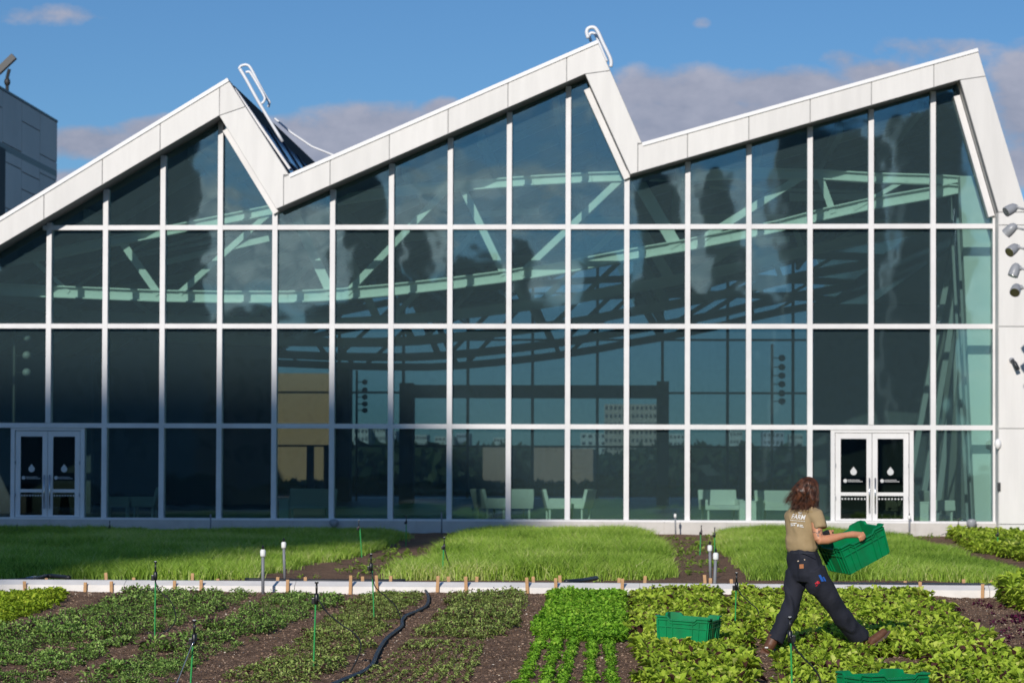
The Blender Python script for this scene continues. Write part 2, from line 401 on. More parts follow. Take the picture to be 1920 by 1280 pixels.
# fascia: dark backing, white panels with joints, bright coping
ring = [Vector((p.x, FY, p.z)) for p in outer] + [Vector((XW, FY, outer[-1].z - 0.4)), Vector((XW, FY, -0.3)), Vector((XR, FY, -0.3))] + [Vector((p.x, FY, p.z)) for p in reversed(inner)]
fb = MB()
for i in range(6):
    q = [outer[i], outer[i + 1], inner[i + 1], inner[i]]
    fb.prism([Vector((p.x, FY + 0.03, p.z)) for p in q], (0, 0.30, 0))
q = [(XR + .01, inner[-1].z), (outer[-1].x - .01, outer[-1].z), (XW - .01, outer[-1].z - 0.3), (XW - .01, -0.3), (XR + .01, -0.3)]
fb.prism([(x, FY + 0.03, z) for x, z in q], (0, 0.30, 0))
fb.build('fascia_backing', M_joint, pav)
def ox(px): return on_y(px, 300, FY).x
def panel(poly, name='fascia_panel', g=0.011):
    c = Vector((sum(p[0] for p in poly) / len(poly), 0, sum(p[1] for p in poly) / len(poly))); P = [Vector((p[0], 0, p[1])) for p in poly]; n = len(P); out = []
    area = sum(P[i].x * P[(i + 1) % n].z - P[(i + 1) % n].x * P[i].z for i in range(n)); sg = 1 if area > 0 else -1
    for i in range(n):
        d0 = (P[i] - P[i - 1]).normalized(); d1 = (P[(i + 1) % n] - P[i]).normalized()
        n0 = Vector((-d0.z, 0, d0.x)) * sg; n1 = Vector((-d1.z, 0, d1.x)) * sg; b = (n0 + n1)
        out.append(P[i] + b * (g / max(0.3, (b.length_squared / 2))))
    MB().prism([(p.x, FY, p.z) for p in out], (0, 0.05, 0)).build(name, M_panel, pav)
for seg, joints in ((0, (-239, -132, -25, 83, 192, 300, 411)), (2, (532, 619, 730, 840, 952, 1062)), (4, (1196, 1289, 1404, 1519, 1634, 1751))):
    xs = [ox(j) for j in joints]; i0, i1 = seg, seg + 1
    xs = [outer[0].x + 0.02] + xs if seg == 0 else xs
    for a, b in zip(xs, xs[1:]): panel([(a, isx(inner, seg, a)), (b, isx(inner, seg, b)), (b, isx(outer, seg, b)), (a, isx(outer, seg, a))])
    a = xs[-1]; B = inner[i1]; Bo = outer[i1]; nx = outer[i1 + 1]
    t = 0.29 if seg < 4 else 0.165
    J = Bo.lerp(nx, t)
    panel([(a, isx(inner, seg, a) if seg else isx(inner, 0, a)), (B.x, B.z), (J.x, J.z), (Bo.x, Bo.z), (a, isx(outer, seg, a))] if a < B.x - 0.05 else [(B.x, B.z), (J.x, J.z), (Bo.x, Bo.z), (a, isx(outer, seg, a))])
    C = inner[i1 + 1]
    if seg < 4:
        nj = ox((532, 1196)[seg // 2])
        panel([(B.x, B.z), (C.x, C.z), (nj, isx(inner, seg + 2, nj)), (nj, isx(outer, seg + 2, nj) if nj > nx.x else nx.z - 0.0), (nx.x, nx.z), (J.x, J.z)] if nj < nx.x else
              [(B.x, B.z), (C.x, C.z), (nj, isx(inner, seg + 2, nj)), (nj, isx(outer, seg + 2, nj)), (nx.x, nx.z), (J.x, J.z)])
    else:
        panel([(B.x, B.z), (C.x, C.z), (nx.x, C.z + 0.0), (J.x, J.z)])
zc = inner[-1].z
hz = [zc, on_y(1890, 422, FY).z, on_y(1890, 612, FY).z, on_y(1890, 803, FY).z, SZ - 0.01]
for a, b in zip(hz, hz[1:]):
    panel([(XR, a), (XW, a), (XW, b), (XR, b)], 'cladding_panel')
panel([(XR, SZ - 0.012), (XW, SZ - 0.012), (XW, -0.3), (XR, -0.3)], 'cladding_panel')
MB().bb(XR, XW, FY + 0.051, GY + 0.3, -0.3, zc).build('corner_wall', M_panel, pav)
cp = MB()
for i in (0, 2, 4):
    p, q = outer[i], outer[i + 1]; d = (q - p).normalized(); n = Vector((-d.z, 0, d.x))
    poly = [p + n * 0.02, q + n * 0.02 , q - n * 0.075, p - n * 0.075]
    cp.prism([(v.x, FY - 0.035, v.z) for v in poly], (0, 0.09, 0))
cp.build('coping', M_coping, pav)

# soffit and roof slabs running back over the hall
DEPTH = 52
so_ = MB(); so2 = MB()
for i in range(6):
    a, b = inner[i], inner[i + 1]; d = (b - a).normalized(); n = Vector((-d.z, 0, d.x))
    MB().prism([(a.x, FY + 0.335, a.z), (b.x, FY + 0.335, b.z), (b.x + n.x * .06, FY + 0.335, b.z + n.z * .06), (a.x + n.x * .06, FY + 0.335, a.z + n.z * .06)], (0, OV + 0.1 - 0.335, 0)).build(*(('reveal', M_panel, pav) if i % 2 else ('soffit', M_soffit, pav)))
for i in (0, 2, 4):
    a, b, ao, bo = inner[i], inner[i + 1], outer[i], outer[i + 1]
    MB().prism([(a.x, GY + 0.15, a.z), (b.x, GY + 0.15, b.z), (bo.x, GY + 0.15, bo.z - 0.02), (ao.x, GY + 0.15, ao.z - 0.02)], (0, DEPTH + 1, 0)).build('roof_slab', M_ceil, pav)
    MB().prism([(b.x - .3, FY + 0.34, prof(inner, b.x - .3) + .08), (b.x, FY + 0.34, b.z + .08), (bo.x, FY + 0.34, bo.z - 0.02), (a.x, FY + 0.34, isx(outer, i, a.x) - .02), (a.x, FY + 0.34, a.z + 0.08)], (0, 0.46, 0)).build('roof_edge', M_gap, pav)
for i in (1, 3, 5):
    a, b, ao, bo = inner[i], inner[i + 1], outer[i], outer[i + 1]
    d = (bo - ao).normalized(); n = Vector((d.z, 0, -d.x))
    if n.x < 0: n = -n
    back = -n * 0.22
    p0, p1 = ao + back, bo + back
    MB().prism([(p0.x, FY + 0.6, p0.z), (p1.x, FY + 0.6, p1.z), (b.x, FY + 0.6, b.z), (a.x, FY + 0.6, a.z)], (0, DEPTH, 0)).build('skylight_slope', M_solar, pav)
    fr = MB()
    L_ = (p1 - p0).length
    for k in range(14):
        y = FY + 1.2 + k * 3.1
        q0 = p0 + n * 0.02 + d * 0.1; q1 = p1 + n * 0.02 - d * 0.1; q0.y = q1.y = y
        fr.beam(q0, q1, 0.05, 0.10)
    for t in (0.02, 0.5, 0.97):
        q = p0.lerp(p1, t) + n * 0.03
        fr.beam((q.x, FY + 0.65, q.z), (q.x, FY + DEPTH, q.z), 0.10, 0.06, up=(n.x, n.y, n.z))
    fr.build('skylight_frame', M_darkmetal, pav)

# interior shell
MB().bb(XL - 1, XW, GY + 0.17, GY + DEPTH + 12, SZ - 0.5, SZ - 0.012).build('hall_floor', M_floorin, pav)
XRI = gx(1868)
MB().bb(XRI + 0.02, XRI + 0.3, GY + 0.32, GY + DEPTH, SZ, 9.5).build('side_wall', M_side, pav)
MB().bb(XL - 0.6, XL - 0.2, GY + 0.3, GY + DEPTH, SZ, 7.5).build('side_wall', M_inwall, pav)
# leaning pale column at the right end and its fins
colm = MB(); ya = GY + 1.2
def py_(px, py, Y): return on_y(px, py, Y)
c4 = [py_(1829, 985, ya), py_(1866, 985, ya), py_(1866, 330, ya), py_(1800, 330, ya)]
colm.prism([(v.x, ya, v.z) for v in c4], (0, 0.5, 0)); colm.build('leaning_column', M_side, pav)
fin = MB()
for k, (xb, xt) in enumerate(((1822, 1790), (1812, 1778))):
    yy = GY + 1.6 + 1.3 * (k + 1)
    c = [py_(xb, 985, yy), py_(xb + 5, 985, yy), py_(xt + 5, 345, yy), py_(xt, 345, yy)]
    fin.prism([(v.x, yy, v.z) for v in c], (0, 0.1, 0))
for (xa, ya_, xb, yb_, D) in ((1690, 985, 1792, 430, 9.0), (1722, 985, 1800, 500, 7.0), (1752, 985, 1808, 560, 5.0)):
    p = py_(xa, ya_, GY + D); q = py_(xb, yb_, GY + D); fin.beam(p, q, 0.16, 0.3)
fin.build('brace', M_grey, pav)
# dark service cores
def core(x0, x1, D, dep, ztop, name='core_wall', m=None):
    a = on_y(x0, 900, GY + D).x; b = on_y(x1, 900, GY + D).x
    return MB().bb(a, b, GY + D, GY + D + dep, SZ - 0.01, ztop).build(name, m or M_inwall, pav)
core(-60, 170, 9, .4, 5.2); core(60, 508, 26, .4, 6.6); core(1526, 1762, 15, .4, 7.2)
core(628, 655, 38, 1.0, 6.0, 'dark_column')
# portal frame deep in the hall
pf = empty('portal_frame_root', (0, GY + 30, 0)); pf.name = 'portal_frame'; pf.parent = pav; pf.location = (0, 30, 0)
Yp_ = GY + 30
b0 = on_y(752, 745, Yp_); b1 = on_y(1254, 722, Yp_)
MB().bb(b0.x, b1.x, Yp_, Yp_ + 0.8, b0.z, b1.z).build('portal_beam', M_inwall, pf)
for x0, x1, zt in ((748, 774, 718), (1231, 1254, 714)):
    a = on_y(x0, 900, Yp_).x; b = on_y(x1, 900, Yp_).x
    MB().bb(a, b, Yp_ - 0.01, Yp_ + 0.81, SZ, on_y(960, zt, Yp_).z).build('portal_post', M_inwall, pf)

# trusses (same shape repeated through the depth)
YT = GY + 1.9
bot = [(-300, 520), (-100, 536), (0, 543), (100, 547), (200, 551), (300, 555), (420, 557), (540, 557), (640, 552), (740, 543), (850, 531), (950, 518), (1060, 501), (1170, 480), (1280, 461), (1370, 443), (1460, 424), (1540, 403), (1640, 381), (1750, 362), (1838, 343)]
top = [(-300, 515), (-60, 500), (90, 478), (200, 455), (300, 436), (420, 412), (520, 392), (640, 374), (770, 356), (880, 348), (1000, 339), (1110, 333), (1220, 330), (1330, 328), (1420, 325), (1540, 328), (1640, 334), (1750, 337), (1838, 343)]
botw = [on_y(x, y, YT) for x, y in bot]; topw = [on_y(x, y, YT) for x, y in top]
webs = [((130, 548), (60, 485), .11), ((230, 455), (298, 552), .2), ((337, 550), (512, 394), .16), ((548, 392), (622, 552), .26), ((650, 550), (842, 350), .18), ((866, 349), (946, 516), .2), ((976, 514), (1168, 332), .18),
        ((1192, 332), (1268, 462), .34), ((1302, 457), (1512, 326), .2), ((1536, 328), (1562, 400), .18), ((1600, 392), (1700, 336), .12)]
def truss(Y, light=False):
    r = empty('roof_truss', (0, Y - GY, 0)); r.parent = pav
    dy = Vector((0, Y - YT, 0))
    def ch(line, h, w, name):
        mb = MB()
        for a, b in zip(line, line[1:]):
            a = a + dy; b = b + dy; e = (b - a).normalized() * 0.004
            mb.beam(a - e, b + e, h * 0.9, 0.06)                              # web plate
            u = Vector((0, 0, 1))
            for s in (-1, 1): mb.beam(a + u * (s * h / 2) - e, b + u * (s * h / 2) + e, 0.035, w)   # flanges
        mb.build(name, M_steel, r)
    ch(botw, 0.30, 0.34, 'bottom_chord'); ch(topw, 0.24, 0.30, 'top_chord')
    for (p, q, w) in webs:
        a = on_y(*p, YT) + dy; b = on_y(*q, YT) + dy
        MB().beam(a, b, w, 0.14).build('web_member', M_steel, r)
for Y in (YT, YT + 12, YT + 24, YT + 36, YT + 46): truss(Y)
pur = MB()
for i, t in ((0, .3), (0, .62), (0, .9), (2, .15), (2, .4), (2, .65), (2, .9), (4, .15), (4, .4), (4, .65), (4, .9)):
    p = inner[i].lerp(inner[i + 1], t); pur.bb(p.x - .08, p.x + .08, GY + 0.6, GY + DEPTH, p.z - 0.42, p.z - 0.06)
for k in range(1, 13):
    y = GY + k * 4
    for i in (0, 2, 4):
        a, b = inner[i].copy(), inner[i + 1].copy(); a.y = b.y = y; a.z -= .12; b.z -= .12; pur.beam(a, b, .2, .12)
pur.build('purlins', M_grey, pav)
tie = MB()
for (xa, ya_, xb, yb_, D) in ((300, 494, 505, 447, 4.2), (1210, 470, 1480, 448, 4.2), (1480, 372, 1640, 368, 5.0), (900, 402, 1010, 396, 5.0)):
    a = on_y(xa, ya_, GY + D); b = on_y(xb, yb_, GY + D); tie.beam(a, b, .17, .12)
tie.build('tie_beams', M_steel, pav)
pipe = MB()
for dz, x0, x1 in ((0, 60, 560), (-.14, 70, 430), (-.3, 140, 300)):
    a = on_y(x0, 520, GY + 6); b = on_y(x1, 420, GY + 6); pipe.tube([(a.x, GY + 6, a.z + dz), (b.x, GY + 6, b.z + dz)], 0.045, 6)
for dz, x0, x1 in ((0, 1330, 1640), (-.2, 1480, 1720)):
    a = on_y(x0, 352, GY + 6); b = on_y(x1, 360, GY + 6); pipe.tube([(a.x, GY + 6, a.z + dz), (b.x, GY + 6, b.z + dz)], 0.045, 6)
pipe.build('ceiling_pipes', M_steel, pav)

# far glazed wall
FW = GY + DEPTH
fm = empty('far_glass_wall', (0, DEPTH, 0)); fm.parent = pav
x = on_y(998.6, 700, FW).x - 3.14 * 9
xs = []
while x < XRI: xs.append(x); x += 3.14
for x in xs:
    if x > XL: MB().bb(x - .07, x + .07, FW - .1, FW + .1, SZ, prof(inner, x) - .05).build('mullion', M_darkmetal, fm)
for py in (736, 836.5, 637, 550):
    z = on_y(960, py, FW).z; MB().bb(XL, XRI, FW - .06, FW + .06, z - .05, z + .05).build('transom', M_darkmetal, fm)
for x0, x1 in ((576, 590), (608, 618), (1385, 1400)):
    a = on_y(x0, 800, FW).x; b = on_y(x1, 800, FW).x; MB().bb(a, b, FW - .2, FW - .12, SZ, on_y(960, 838, FW).z).build('door_post', M_darkmetal, fm)
poly = [(XL, SZ)] + [(XRI, SZ), (XRI, prof(inner, XRI))] + [(p.x, p.z) for p in reversed(inner[1:-1])] + [(XL, prof(inner, XL))]
MB().prism([(a, FW, b) for a, b in poly], (0, 0.012, 0)).build('glass_pane', M_farglass, fm)

# double doors
def double_door(px0, px1, leaves, dark):
    X0, X1 = gx(px0, 880), gx(px1, 880); zt = TZ[2] - 0.067; dd = empty('double_door', ((X0 + X1) / 2, 0, SZ)); dd.parent = pav; dd.location = ((X0 + X1) / 2, 0, SZ)
    f = MB(); f.bb(X0, X0 + .11, GY - .13, GY + .1, SZ + .046, zt); f.bb(X1 - .11, X1, GY - .13, GY + .1, SZ + .046, zt); f.bb(X0 + .111, X1 - .111, GY - .13, GY + .1, zt - .07, zt)
    f.build('door_frame', M_alu, dd)
    xm = (X0 + X1) / 2
    for s, (a, b) in ((-1, (X0 + .125, xm - .006)), (1, (xm + .006, X1 - .125))):
        st = 0.14; z0 = SZ + .05; z1 = zt - .085; leaf = MB(); Yd = GY - .07
        leaf.bb(a, a + st, Yd - .03, Yd + .03, z0, z1); leaf.bb(b - st, b, Yd - .03, Yd + .03, z0, z1)
        leaf.bb(a + st, b - st, Yd - .03, Yd + .03, z1 - .15, z1); leaf.bb(a + st, b - st, Yd - .03, Yd + .03, z0, z0 + .05)
        lf = leaf.build('door_leaf', M_alu, dd, bevel=0.004)
        zr = gz(923); MB().bb(a + st, b - st, Yd - .035, Yd + .025, zr - .045, zr + .045).build('push_bar', M_alu, lf)
        MB().bb(a + st, b - st, Yd - .004, Yd + .004, z0 + .05, z1 - .15).build('door_glass', M_doorglass, lf)
        xh = (b - st / 2) if s < 0 else (a + st / 2)
        h = MB(); zt_, zb_ = gz(893), gz(957)
        h.tube([(xh, Yd - .03, zt_ - .1), (xh, Yd - .10, zt_ - .1)], .012, 6); h.tube([(xh, Yd - .03, zb_ + .1), (xh, Yd - .10, zb_ + .1)], .012, 6); h.tube([(xh, Yd - .10, zt_), (xh, Yd - .10, zb_)], .018, 8)
        h.build('door_handle', M_chrome, lf, smooth=True)
        hx = a + .0 if s < 0 else b
        for pz in (870, 931):
            MB().tube([(hx, Yd - .05, gz(pz) - .05), (hx, Yd - .05, gz(pz) + .05)], .018, 6).build('hinge', M_grey, lf)
        # vinyl emblem, fine print and the row of dots
        cx = (a + b) / 2; dc = MB(); de = MB(); dr_ = MB(); Ye = Yd - .0075; r = .085; ze = gz(882)
        pts = [(cx + r * math.cos(t) * (1 if True else 1), ze + r * math.sin(t)) for t in [math.radians(50 - k * 14) for k in range(21)]]
        pts = [(cx, ze + r * 1.62)] + pts
        de.prism([(x_, Ye, z_) for x_, z_ in pts], (0, .002, 0)); de.build('door_emblem', M_decal, lf)
        zl = gz(898.5)
        n = 14; dc.prism([(cx - .22 + .05 * math.cos(2 * math.pi * k / n), Ye, zl + .05 * math.sin(2 * math.pi * k / n)) for k in range(n)], (0, .002, 0))
        for k in range(9): dc.bb(cx - .15 + k * .036, cx - .15 + k * .036 + .024, Ye, Ye + .002, zl + .012, zl + .03)
        for k in range(11): dc.bb(cx - .15 + k * .036, cx - .15 + k * .036 + .026, Ye, Ye + .002, zl - .028, zl - .008)
        zd = gz(932); nd = 8; w_ = (b - a - 2 * st)
        for k in range(nd):
            xc = a + st + w_ * (k + .5) / nd
            dr_.prism([(xc + .024 * math.cos(2 * math.pi * j / 10), Ye, zd + .024 * math.sin(2 * math.pi * j / 10)) for j in range(10)], (0, .002, 0))
        dc.build('door_lettering', M_decal, lf); dr_.build('dot_row', M_decal, lf)
    return dd
double_door(1557, 1712, None, False); double_door(22, 160, None, True)

# small fittings on the right wall
def spotlight(px, py, ang, lab):
    Yw = FY - 6.5; c = on_y(px, py, Yw); r = empty('spotlight', c); tag(r, lab, 'spotlight', 'spotlights at the right end of the facade')
    ax = Vector((-math.sin(ang[0]) * math.cos(ang[1]), -math.sin(ang[1]), -math.cos(ang[0]) * math.cos(ang[1]))).normalized()
    MB().lathe([(0.02, -.17), (.06, -.155), (.105, -.09), (.122, .0), (.126, .09), (.122, .15), (.126, .16)], c, 18, ax).build('head', M_grey, r, smooth=True)
    MB().lathe([(.11, .145), (.11, .165)], c, 18, ax).build('lens', M_chrome, r)
    MB().tube([c + Vector((.08, 0, .05)), c + Vector((.3, .02, .0)), Vector((c.x + .5, Yw + .05, c.z))], .028, 8).build('arm', M_grey, r, smooth=True)
    MB().lathe([(.06, -.03), (.06, .03)], c + Vector((.12, 0, .04)), 12, (1, 0, 0)).build('knuckle', M_grey, r)
MB_pole = MB(); pc = on_y(1900, 400, FY - 6.5)
pole = MB().tube([(pc.x + .53, FY - 6.45, -.1), (pc.x + .53, FY - 6.45, gz(340))], .045, 10).build('lamp_pole', M_grey, None, smooth=True)
tag(pole, 'slim grey pole carrying the spotlights at the right edge', 'pole')
for (px, py, ang, lab) in ((1896, 392, (1.05, .35), 'topmost of the five grey spotlights by the right wall'), (1895, 430, (.8, -.3), 'second spotlight from the top, tilted with a bright side'), (1900, 467, (.9, .6), 'middle of the five grey spotlights by the right wall'),
                           (1903, 506, (.35, .15), 'fourth spotlight from the top, pointing down'), (1905, 542, (.5, .9), 'lowest of the five grey spotlights by the right wall')):
    spotlight(px, py, ang, lab)
c = on_y(1897, 675, FY - .02); cc = empty('security_camera', c); tag(cc, 'small dark security camera on the right wall below the spotlights', 'camera')
MB().lathe([(.07, 0), (.07, .06), (.04, .09)], c + Vector((0, .02, .0)), 12, (0, -1, 0)).build('mount', M_grey, cc, smooth=True)
MB().tube([c + Vector((0, -.08, 0)), c + Vector((.06, -.16, -.1)), c + Vector((.13, -.2, -.26))], [.045, .06, .06], 10).build('camera_body', M_darkmetal, cc, smooth=True)
c = on_y(1871, 832, FY - .02); lp = MB(); lp.ell(c, (.09, .1, .14)); tag(lp.build('wall_lamp', M_coping, None, smooth=True), 'small white oval wall lamp beside the corner mullion', 'lamp')
c = on_y(1873, 912, FY - .02); tag(MB().box(c, (.08, .07, .22)).build('wall_switch', M_darkmetal, None, bevel=.01), 'small dark box on the white wall below the oval lamp', 'switch')

# roof hatch rails
def rail(name, lab, tubes, Y):
    r = empty(name, on_y(*tubes[0][0][0], Y)); tag(r, lab, 'railing', 'white bent rails on the roof')
    for pts, rad, dy in tubes:
        P = [on_y(x, y, Y + dy) for x, y in pts]
        # round the polyline
        Q = []
        for i in range(len(P) - 1):
            for t in range(4):
                p0 = P[max(i - 1, 0)]; p1 = P[i]; p2 = P[i + 1]; p3 = P[min(i + 2, len(P) - 1)]; t_ = t / 4
                Q.append(0.5 * ((2 * p1) + (p2 - p0) * t_ + (2 * p0 - 5 * p1 + 4 * p2 - p3) * t_ * t_ + (3 * p1 - p0 - 3 * p2 + p3) * t_ ** 3))
        Q.append(P[-1]); MB().tube(Q, rad, 10).build('rail_tube', M_rail, r, smooth=True)
rail('hatch_rail', 'white bent tube rail rising beside the left roof peak', [
    ([(450, 130), (462, 150), (488, 197), (530, 266)], .045, 0),
    ([(448, 130), (452, 124), (462, 122), (470, 128), (484, 155), (500, 184), (505, 192), (503, 201)], .038, .5),
    ([(461, 136), (467, 135), (473, 142), (494, 178), (496, 188), (491, 194), (486, 195)], .036, .1)], GY + 1.5)
rail('hatch_rail', 'white bent tube rail on top of the middle roof peak', [
    ([(1103, 72), (1100, 60), (1104, 53), (1114, 52), (1121, 60), (1131, 82), (1145, 112), (1145, 126)], .05, 0),
    ([(1108, 78), (1105, 66), (1111, 62), (1118, 68), (1130, 98), (1138, 116)], .04, .4)], GY + 0.2)
rc = [on_y(x, y, GY + 4) for x, y in ((515, 222), (545, 248), (585, 275), (630, 293))]
tag(MB().tube(rc, .03, 6).build('roof_cable', M_rail, None), 'pale cable sagging over the left roof valley', 'cable')
st_ = MB().beam(on_y(441, 168, GY + .3), on_y(545, 318, GY + .3), .06, .4); st_.build('skylight_rail', M_alu, pav)
# ---------------------------------------------------------------- ground and surroundings
def soil_mat():
    m = bpy.data.materials.new('dark_soil'); m.use_nodes = True; nt = m.node_tree; N = nt.nodes; L = nt.links; b = N['Principled BSDF']
    tc = N.new('ShaderNodeTexCoord'); n = N.new('ShaderNodeTexNoise'); n.inputs['Scale'].default_value = 26; n.inputs['Detail'].default_value = 8; n.inputs['Roughness'].default_value = 0.75
    L.new(tc.outputs['Object'], n.inputs['Vector']); cr = N.new('ShaderNodeValToRGB'); L.new(n.outputs[0], cr.inputs[0]); e = cr.color_ramp.elements
    e[0].position = .33; e[0].color = (.10, .058, .036, 1); e[1].position = .66; e[1].color = (.48, .31, .205, 1)
    n3 = N.new('ShaderNodeTexNoise'); n3.inputs['Scale'].default_value = 1.3; n3.inputs['Detail'].default_value = 4; L.new(tc.outputs['Object'], n3.inputs['Vector'])
    mx = N.new('ShaderNodeMix'); mx.data_type = 'RGBA'; mx.blend_type = 'MULTIPLY'; mx.inputs['Factor'].default_value = .6
    cr3 = N.new('ShaderNodeValToRGB'); L.new(n3.outputs[0], cr3.inputs[0]); cr3.color_ramp.elements[0].position = .35; cr3.color_ramp.elements[0].color = (.6, .57, .55, 1); cr3.color_ramp.elements[1].position = .65; cr3.color_ramp.elements[1].color = (1.15, 1.1, 1.05, 1)
    L.new(cr.outputs[0], mx.inputs['A']); L.new(cr3.outputs[0], mx.inputs['B'])
    v = N.new('ShaderNodeTexVoronoi'); v.inputs['Scale'].default_value = 34; L.new(tc.outputs['Object'], v.inputs['Vector'])
    lt = N.new('ShaderNodeMath'); lt.operation = 'LESS_THAN'; lt.inputs[1].default_value = .11; L.new(v.outputs['Distance'], lt.inputs[0])
    vs = N.new('ShaderNodeSeparateColor'); L.new(v.outputs['Color'], vs.inputs[0]); gt = N.new('ShaderNodeMath'); gt.operation = 'GREATER_THAN'; gt.inputs[1].default_value = .93; L.new(vs.outputs[0], gt.inputs[0])
    ml = N.new('ShaderNodeMath'); ml.operation = 'MULTIPLY'; L.new(lt.outputs[0], ml.inputs[0]); L.new(gt.outputs[0], ml.inputs[1])
    m2 = N.new('ShaderNodeMix'); m2.data_type = 'RGBA'; L.new(ml.outputs[0], m2.inputs['Factor']); L.new(mx.outputs['Result'], m2.inputs['A']); m2.inputs['B'].default_value = (.55, .5, .44, 1)
    L.new(m2.outputs['Result'], b.inputs['Base Color']); b.inputs['Roughness'].default_value = 1; b.inputs['Specular IOR Level'].default_value = .15
    bp = N.new('ShaderNodeBump'); bp.inputs['Strength'].default_value = 1; bp.inputs['Distance'].default_value = .05; L.new(n.outputs[0], bp.inputs['Height']); L.new(bp.outputs[0], b.inputs['Normal'])
    return m
M_soil = soil_mat()
M_ground = mat('dull_ground', (0.05, 0.055, 0.045), rough=1, spec=0.0, base2=(0.03, 0.035, 0.025), vscale=.05)
g = MB(); g.add([(-3000, -3000, -.5), (3000, -3000, -.5), (3000, 5000, -.5), (-3000, 5000, -.5)], [(0, 1, 2, 3)])
tag(g.build('ground', M_ground), kind='structure')
def soil_h(x, y):
    v = noise.noise(Vector((x * .9, y * .35, 0))) * .035 + noise.noise(Vector((x * 4, y * 4, 3))) * .020
    return v
def grid_sheet(name, x0, x1, y0, y1, sx, sy, m):
    nx = int((x1 - x0) / sx) + 1; ny = int((y1 - y0) / sy) + 1
    xs = np.linspace(x0, x1, nx); ys = np.linspace(y0, y1, ny); vs = []
    for y in ys:
        for x in xs: vs.append((x, y, soil_h(x, y) + noise.noise(Vector((x * 11, y * 11, 7))) * .016))
    fs = [(j * nx + i, j * nx + i + 1, (j + 1) * nx + i + 1, (j + 1) * nx + i) for j in range(ny - 1) for i in range(nx - 1)]
    me = bpy.data.meshes.new(name); me.from_pydata(vs, [], fs); me.materials.append(m); me.polygons.foreach_set('use_smooth', [True] * len(fs))
    o = bpy.data.objects.new(name, me); COL.objects.link(o); return o
tag(grid_sheet('soil', -11, 9, 16, 36, .05, .05, M_soil), kind='structure')
tag(grid_sheet('soil', -24, 18, 36.0, GY - .33, .16, .16, M_soil), kind='structure')

# walkway of pale boards between the beds
wy0 = on_z(960, 1113, 0).y; wy1 = wy0 + 1.75
M_board = mat('white_board', (0.88, 0.84, 0.79), rough=0.6, var=.12, vscale=3, bump=.1, bscale=18)
M_board2 = mat('grey_board', (0.42, 0.43, 0.36), rough=0.7, var=.2, vscale=2)
M_rubber = mat('black_rubber', (0.035, 0.037, 0.045), rough=0.5, var=.3, vscale=4)
ww = MB(); x = -24.0
while x < 18:
    ww.prism([(x + .004, wy0, -.05), (x + .004, wy0, .09), (x + .004, wy0 + .16, .15), (x + .004, wy0 + .5, .14), (x + .004, wy0 + .5, -.05)], (2.392, 0, 0)); x += 2.4
wk = ww.build('walkway', M_board, None, bevel=0.0); tag(wk, kind='structure')
tag(MB().bb(-24, 18, wy0 + .72, wy0 + .79, -.05, .125).build('walkway_edge', M_board2), kind='structure')
xr = on_y(1690, 1100, wy0).x
tag(MB().bb(xr - 1.5, 18, wy0 + .22, wy0 + .70, .10, .158).build('walkway_mat', M_rubber), kind='structure')
ex = on_y(1255, 1090, wy0).x

# the neighbouring block at the left
M_bpanel = mat('blue_grey_panel', (0.78, 0.69, 0.62), rough=0.6, var=.12, vscale=.25)
Xb = -0.2411 * 130; yn, yf = 96.0, 130.0
Xb = on_y(107, 300, 130).x
sb = empty('panelled_block', (Xb, yf, 0)); tag(sb, 'blue grey panelled block standing behind the left end of the pavilion', 'building')
ztb = CAM.z + (879 - 225) / F * 130.2
MB().bb(Xb - 24, Xb - .08, yn, yf, -.5, ztb - .05).build('wall', M_gap, sb)
pb = MB(); cols = 9; cw = (yf - yn) / cols
for i in range(cols):
    z = ztb; k = 0; off = (0.0, .5, 1.1)[i % 3]
    hs = [2.2, 1.0, 2.6, .9, 2.3, 1.1]
    j = i
    while z > 0:
        h = hs[(j + k) % 6]; y1_ = yf - i * cw; y0_ = y1_ - cw
        pb.bb(Xb - .08, Xb, y0_ + .025, y1_ - .025, max(z - h, -.4) + .025, z - .025); z -= h; k += 1
pb.build('cladding', M_bpanel, sb)
zs = CAM.z + (879 - 322) / F * 130; MB().bb(Xb - .05, Xb + .004, yn, yf - .02, zs - .16, zs + .16).build('dark_band', M_darkmetal, sb)
MB().bb(Xb - .05, Xb + .03, 112, 119.2, 2, CAM.z + (879 - 268) / F * 118).build('window', M_solar if False else mat('dark_window', (.015, .02, .03), rough=.6, spec=.2), sb)
MB().bb(Xb - .3, Xb + .03, yn, yf + .02, ztb, ztb + .12).build('parapet', M_darkmetal, sb)
c = Vector((Xb - .1, 119.9, ztb + .15)); ll = empty('roof_lamp', c); tag(ll, 'dark lamp on the roof edge of the panelled block at far left', 'lamp')
MB().tube([c, c + Vector((0, 0, .7)), c + Vector((.1, 0, 1.1))], .09, 8).build('post', M_darkmetal, ll)
MB().beam(c + Vector((-.5, 0, .95)), c + Vector((.35, 0, 1.75)), .32, .3).build('head', M_darkmetal, ll)
MB().ell(c + Vector((.0, 0, .45)), (.16, .16, .22)).build('knuckle', M_darkmetal, ll)

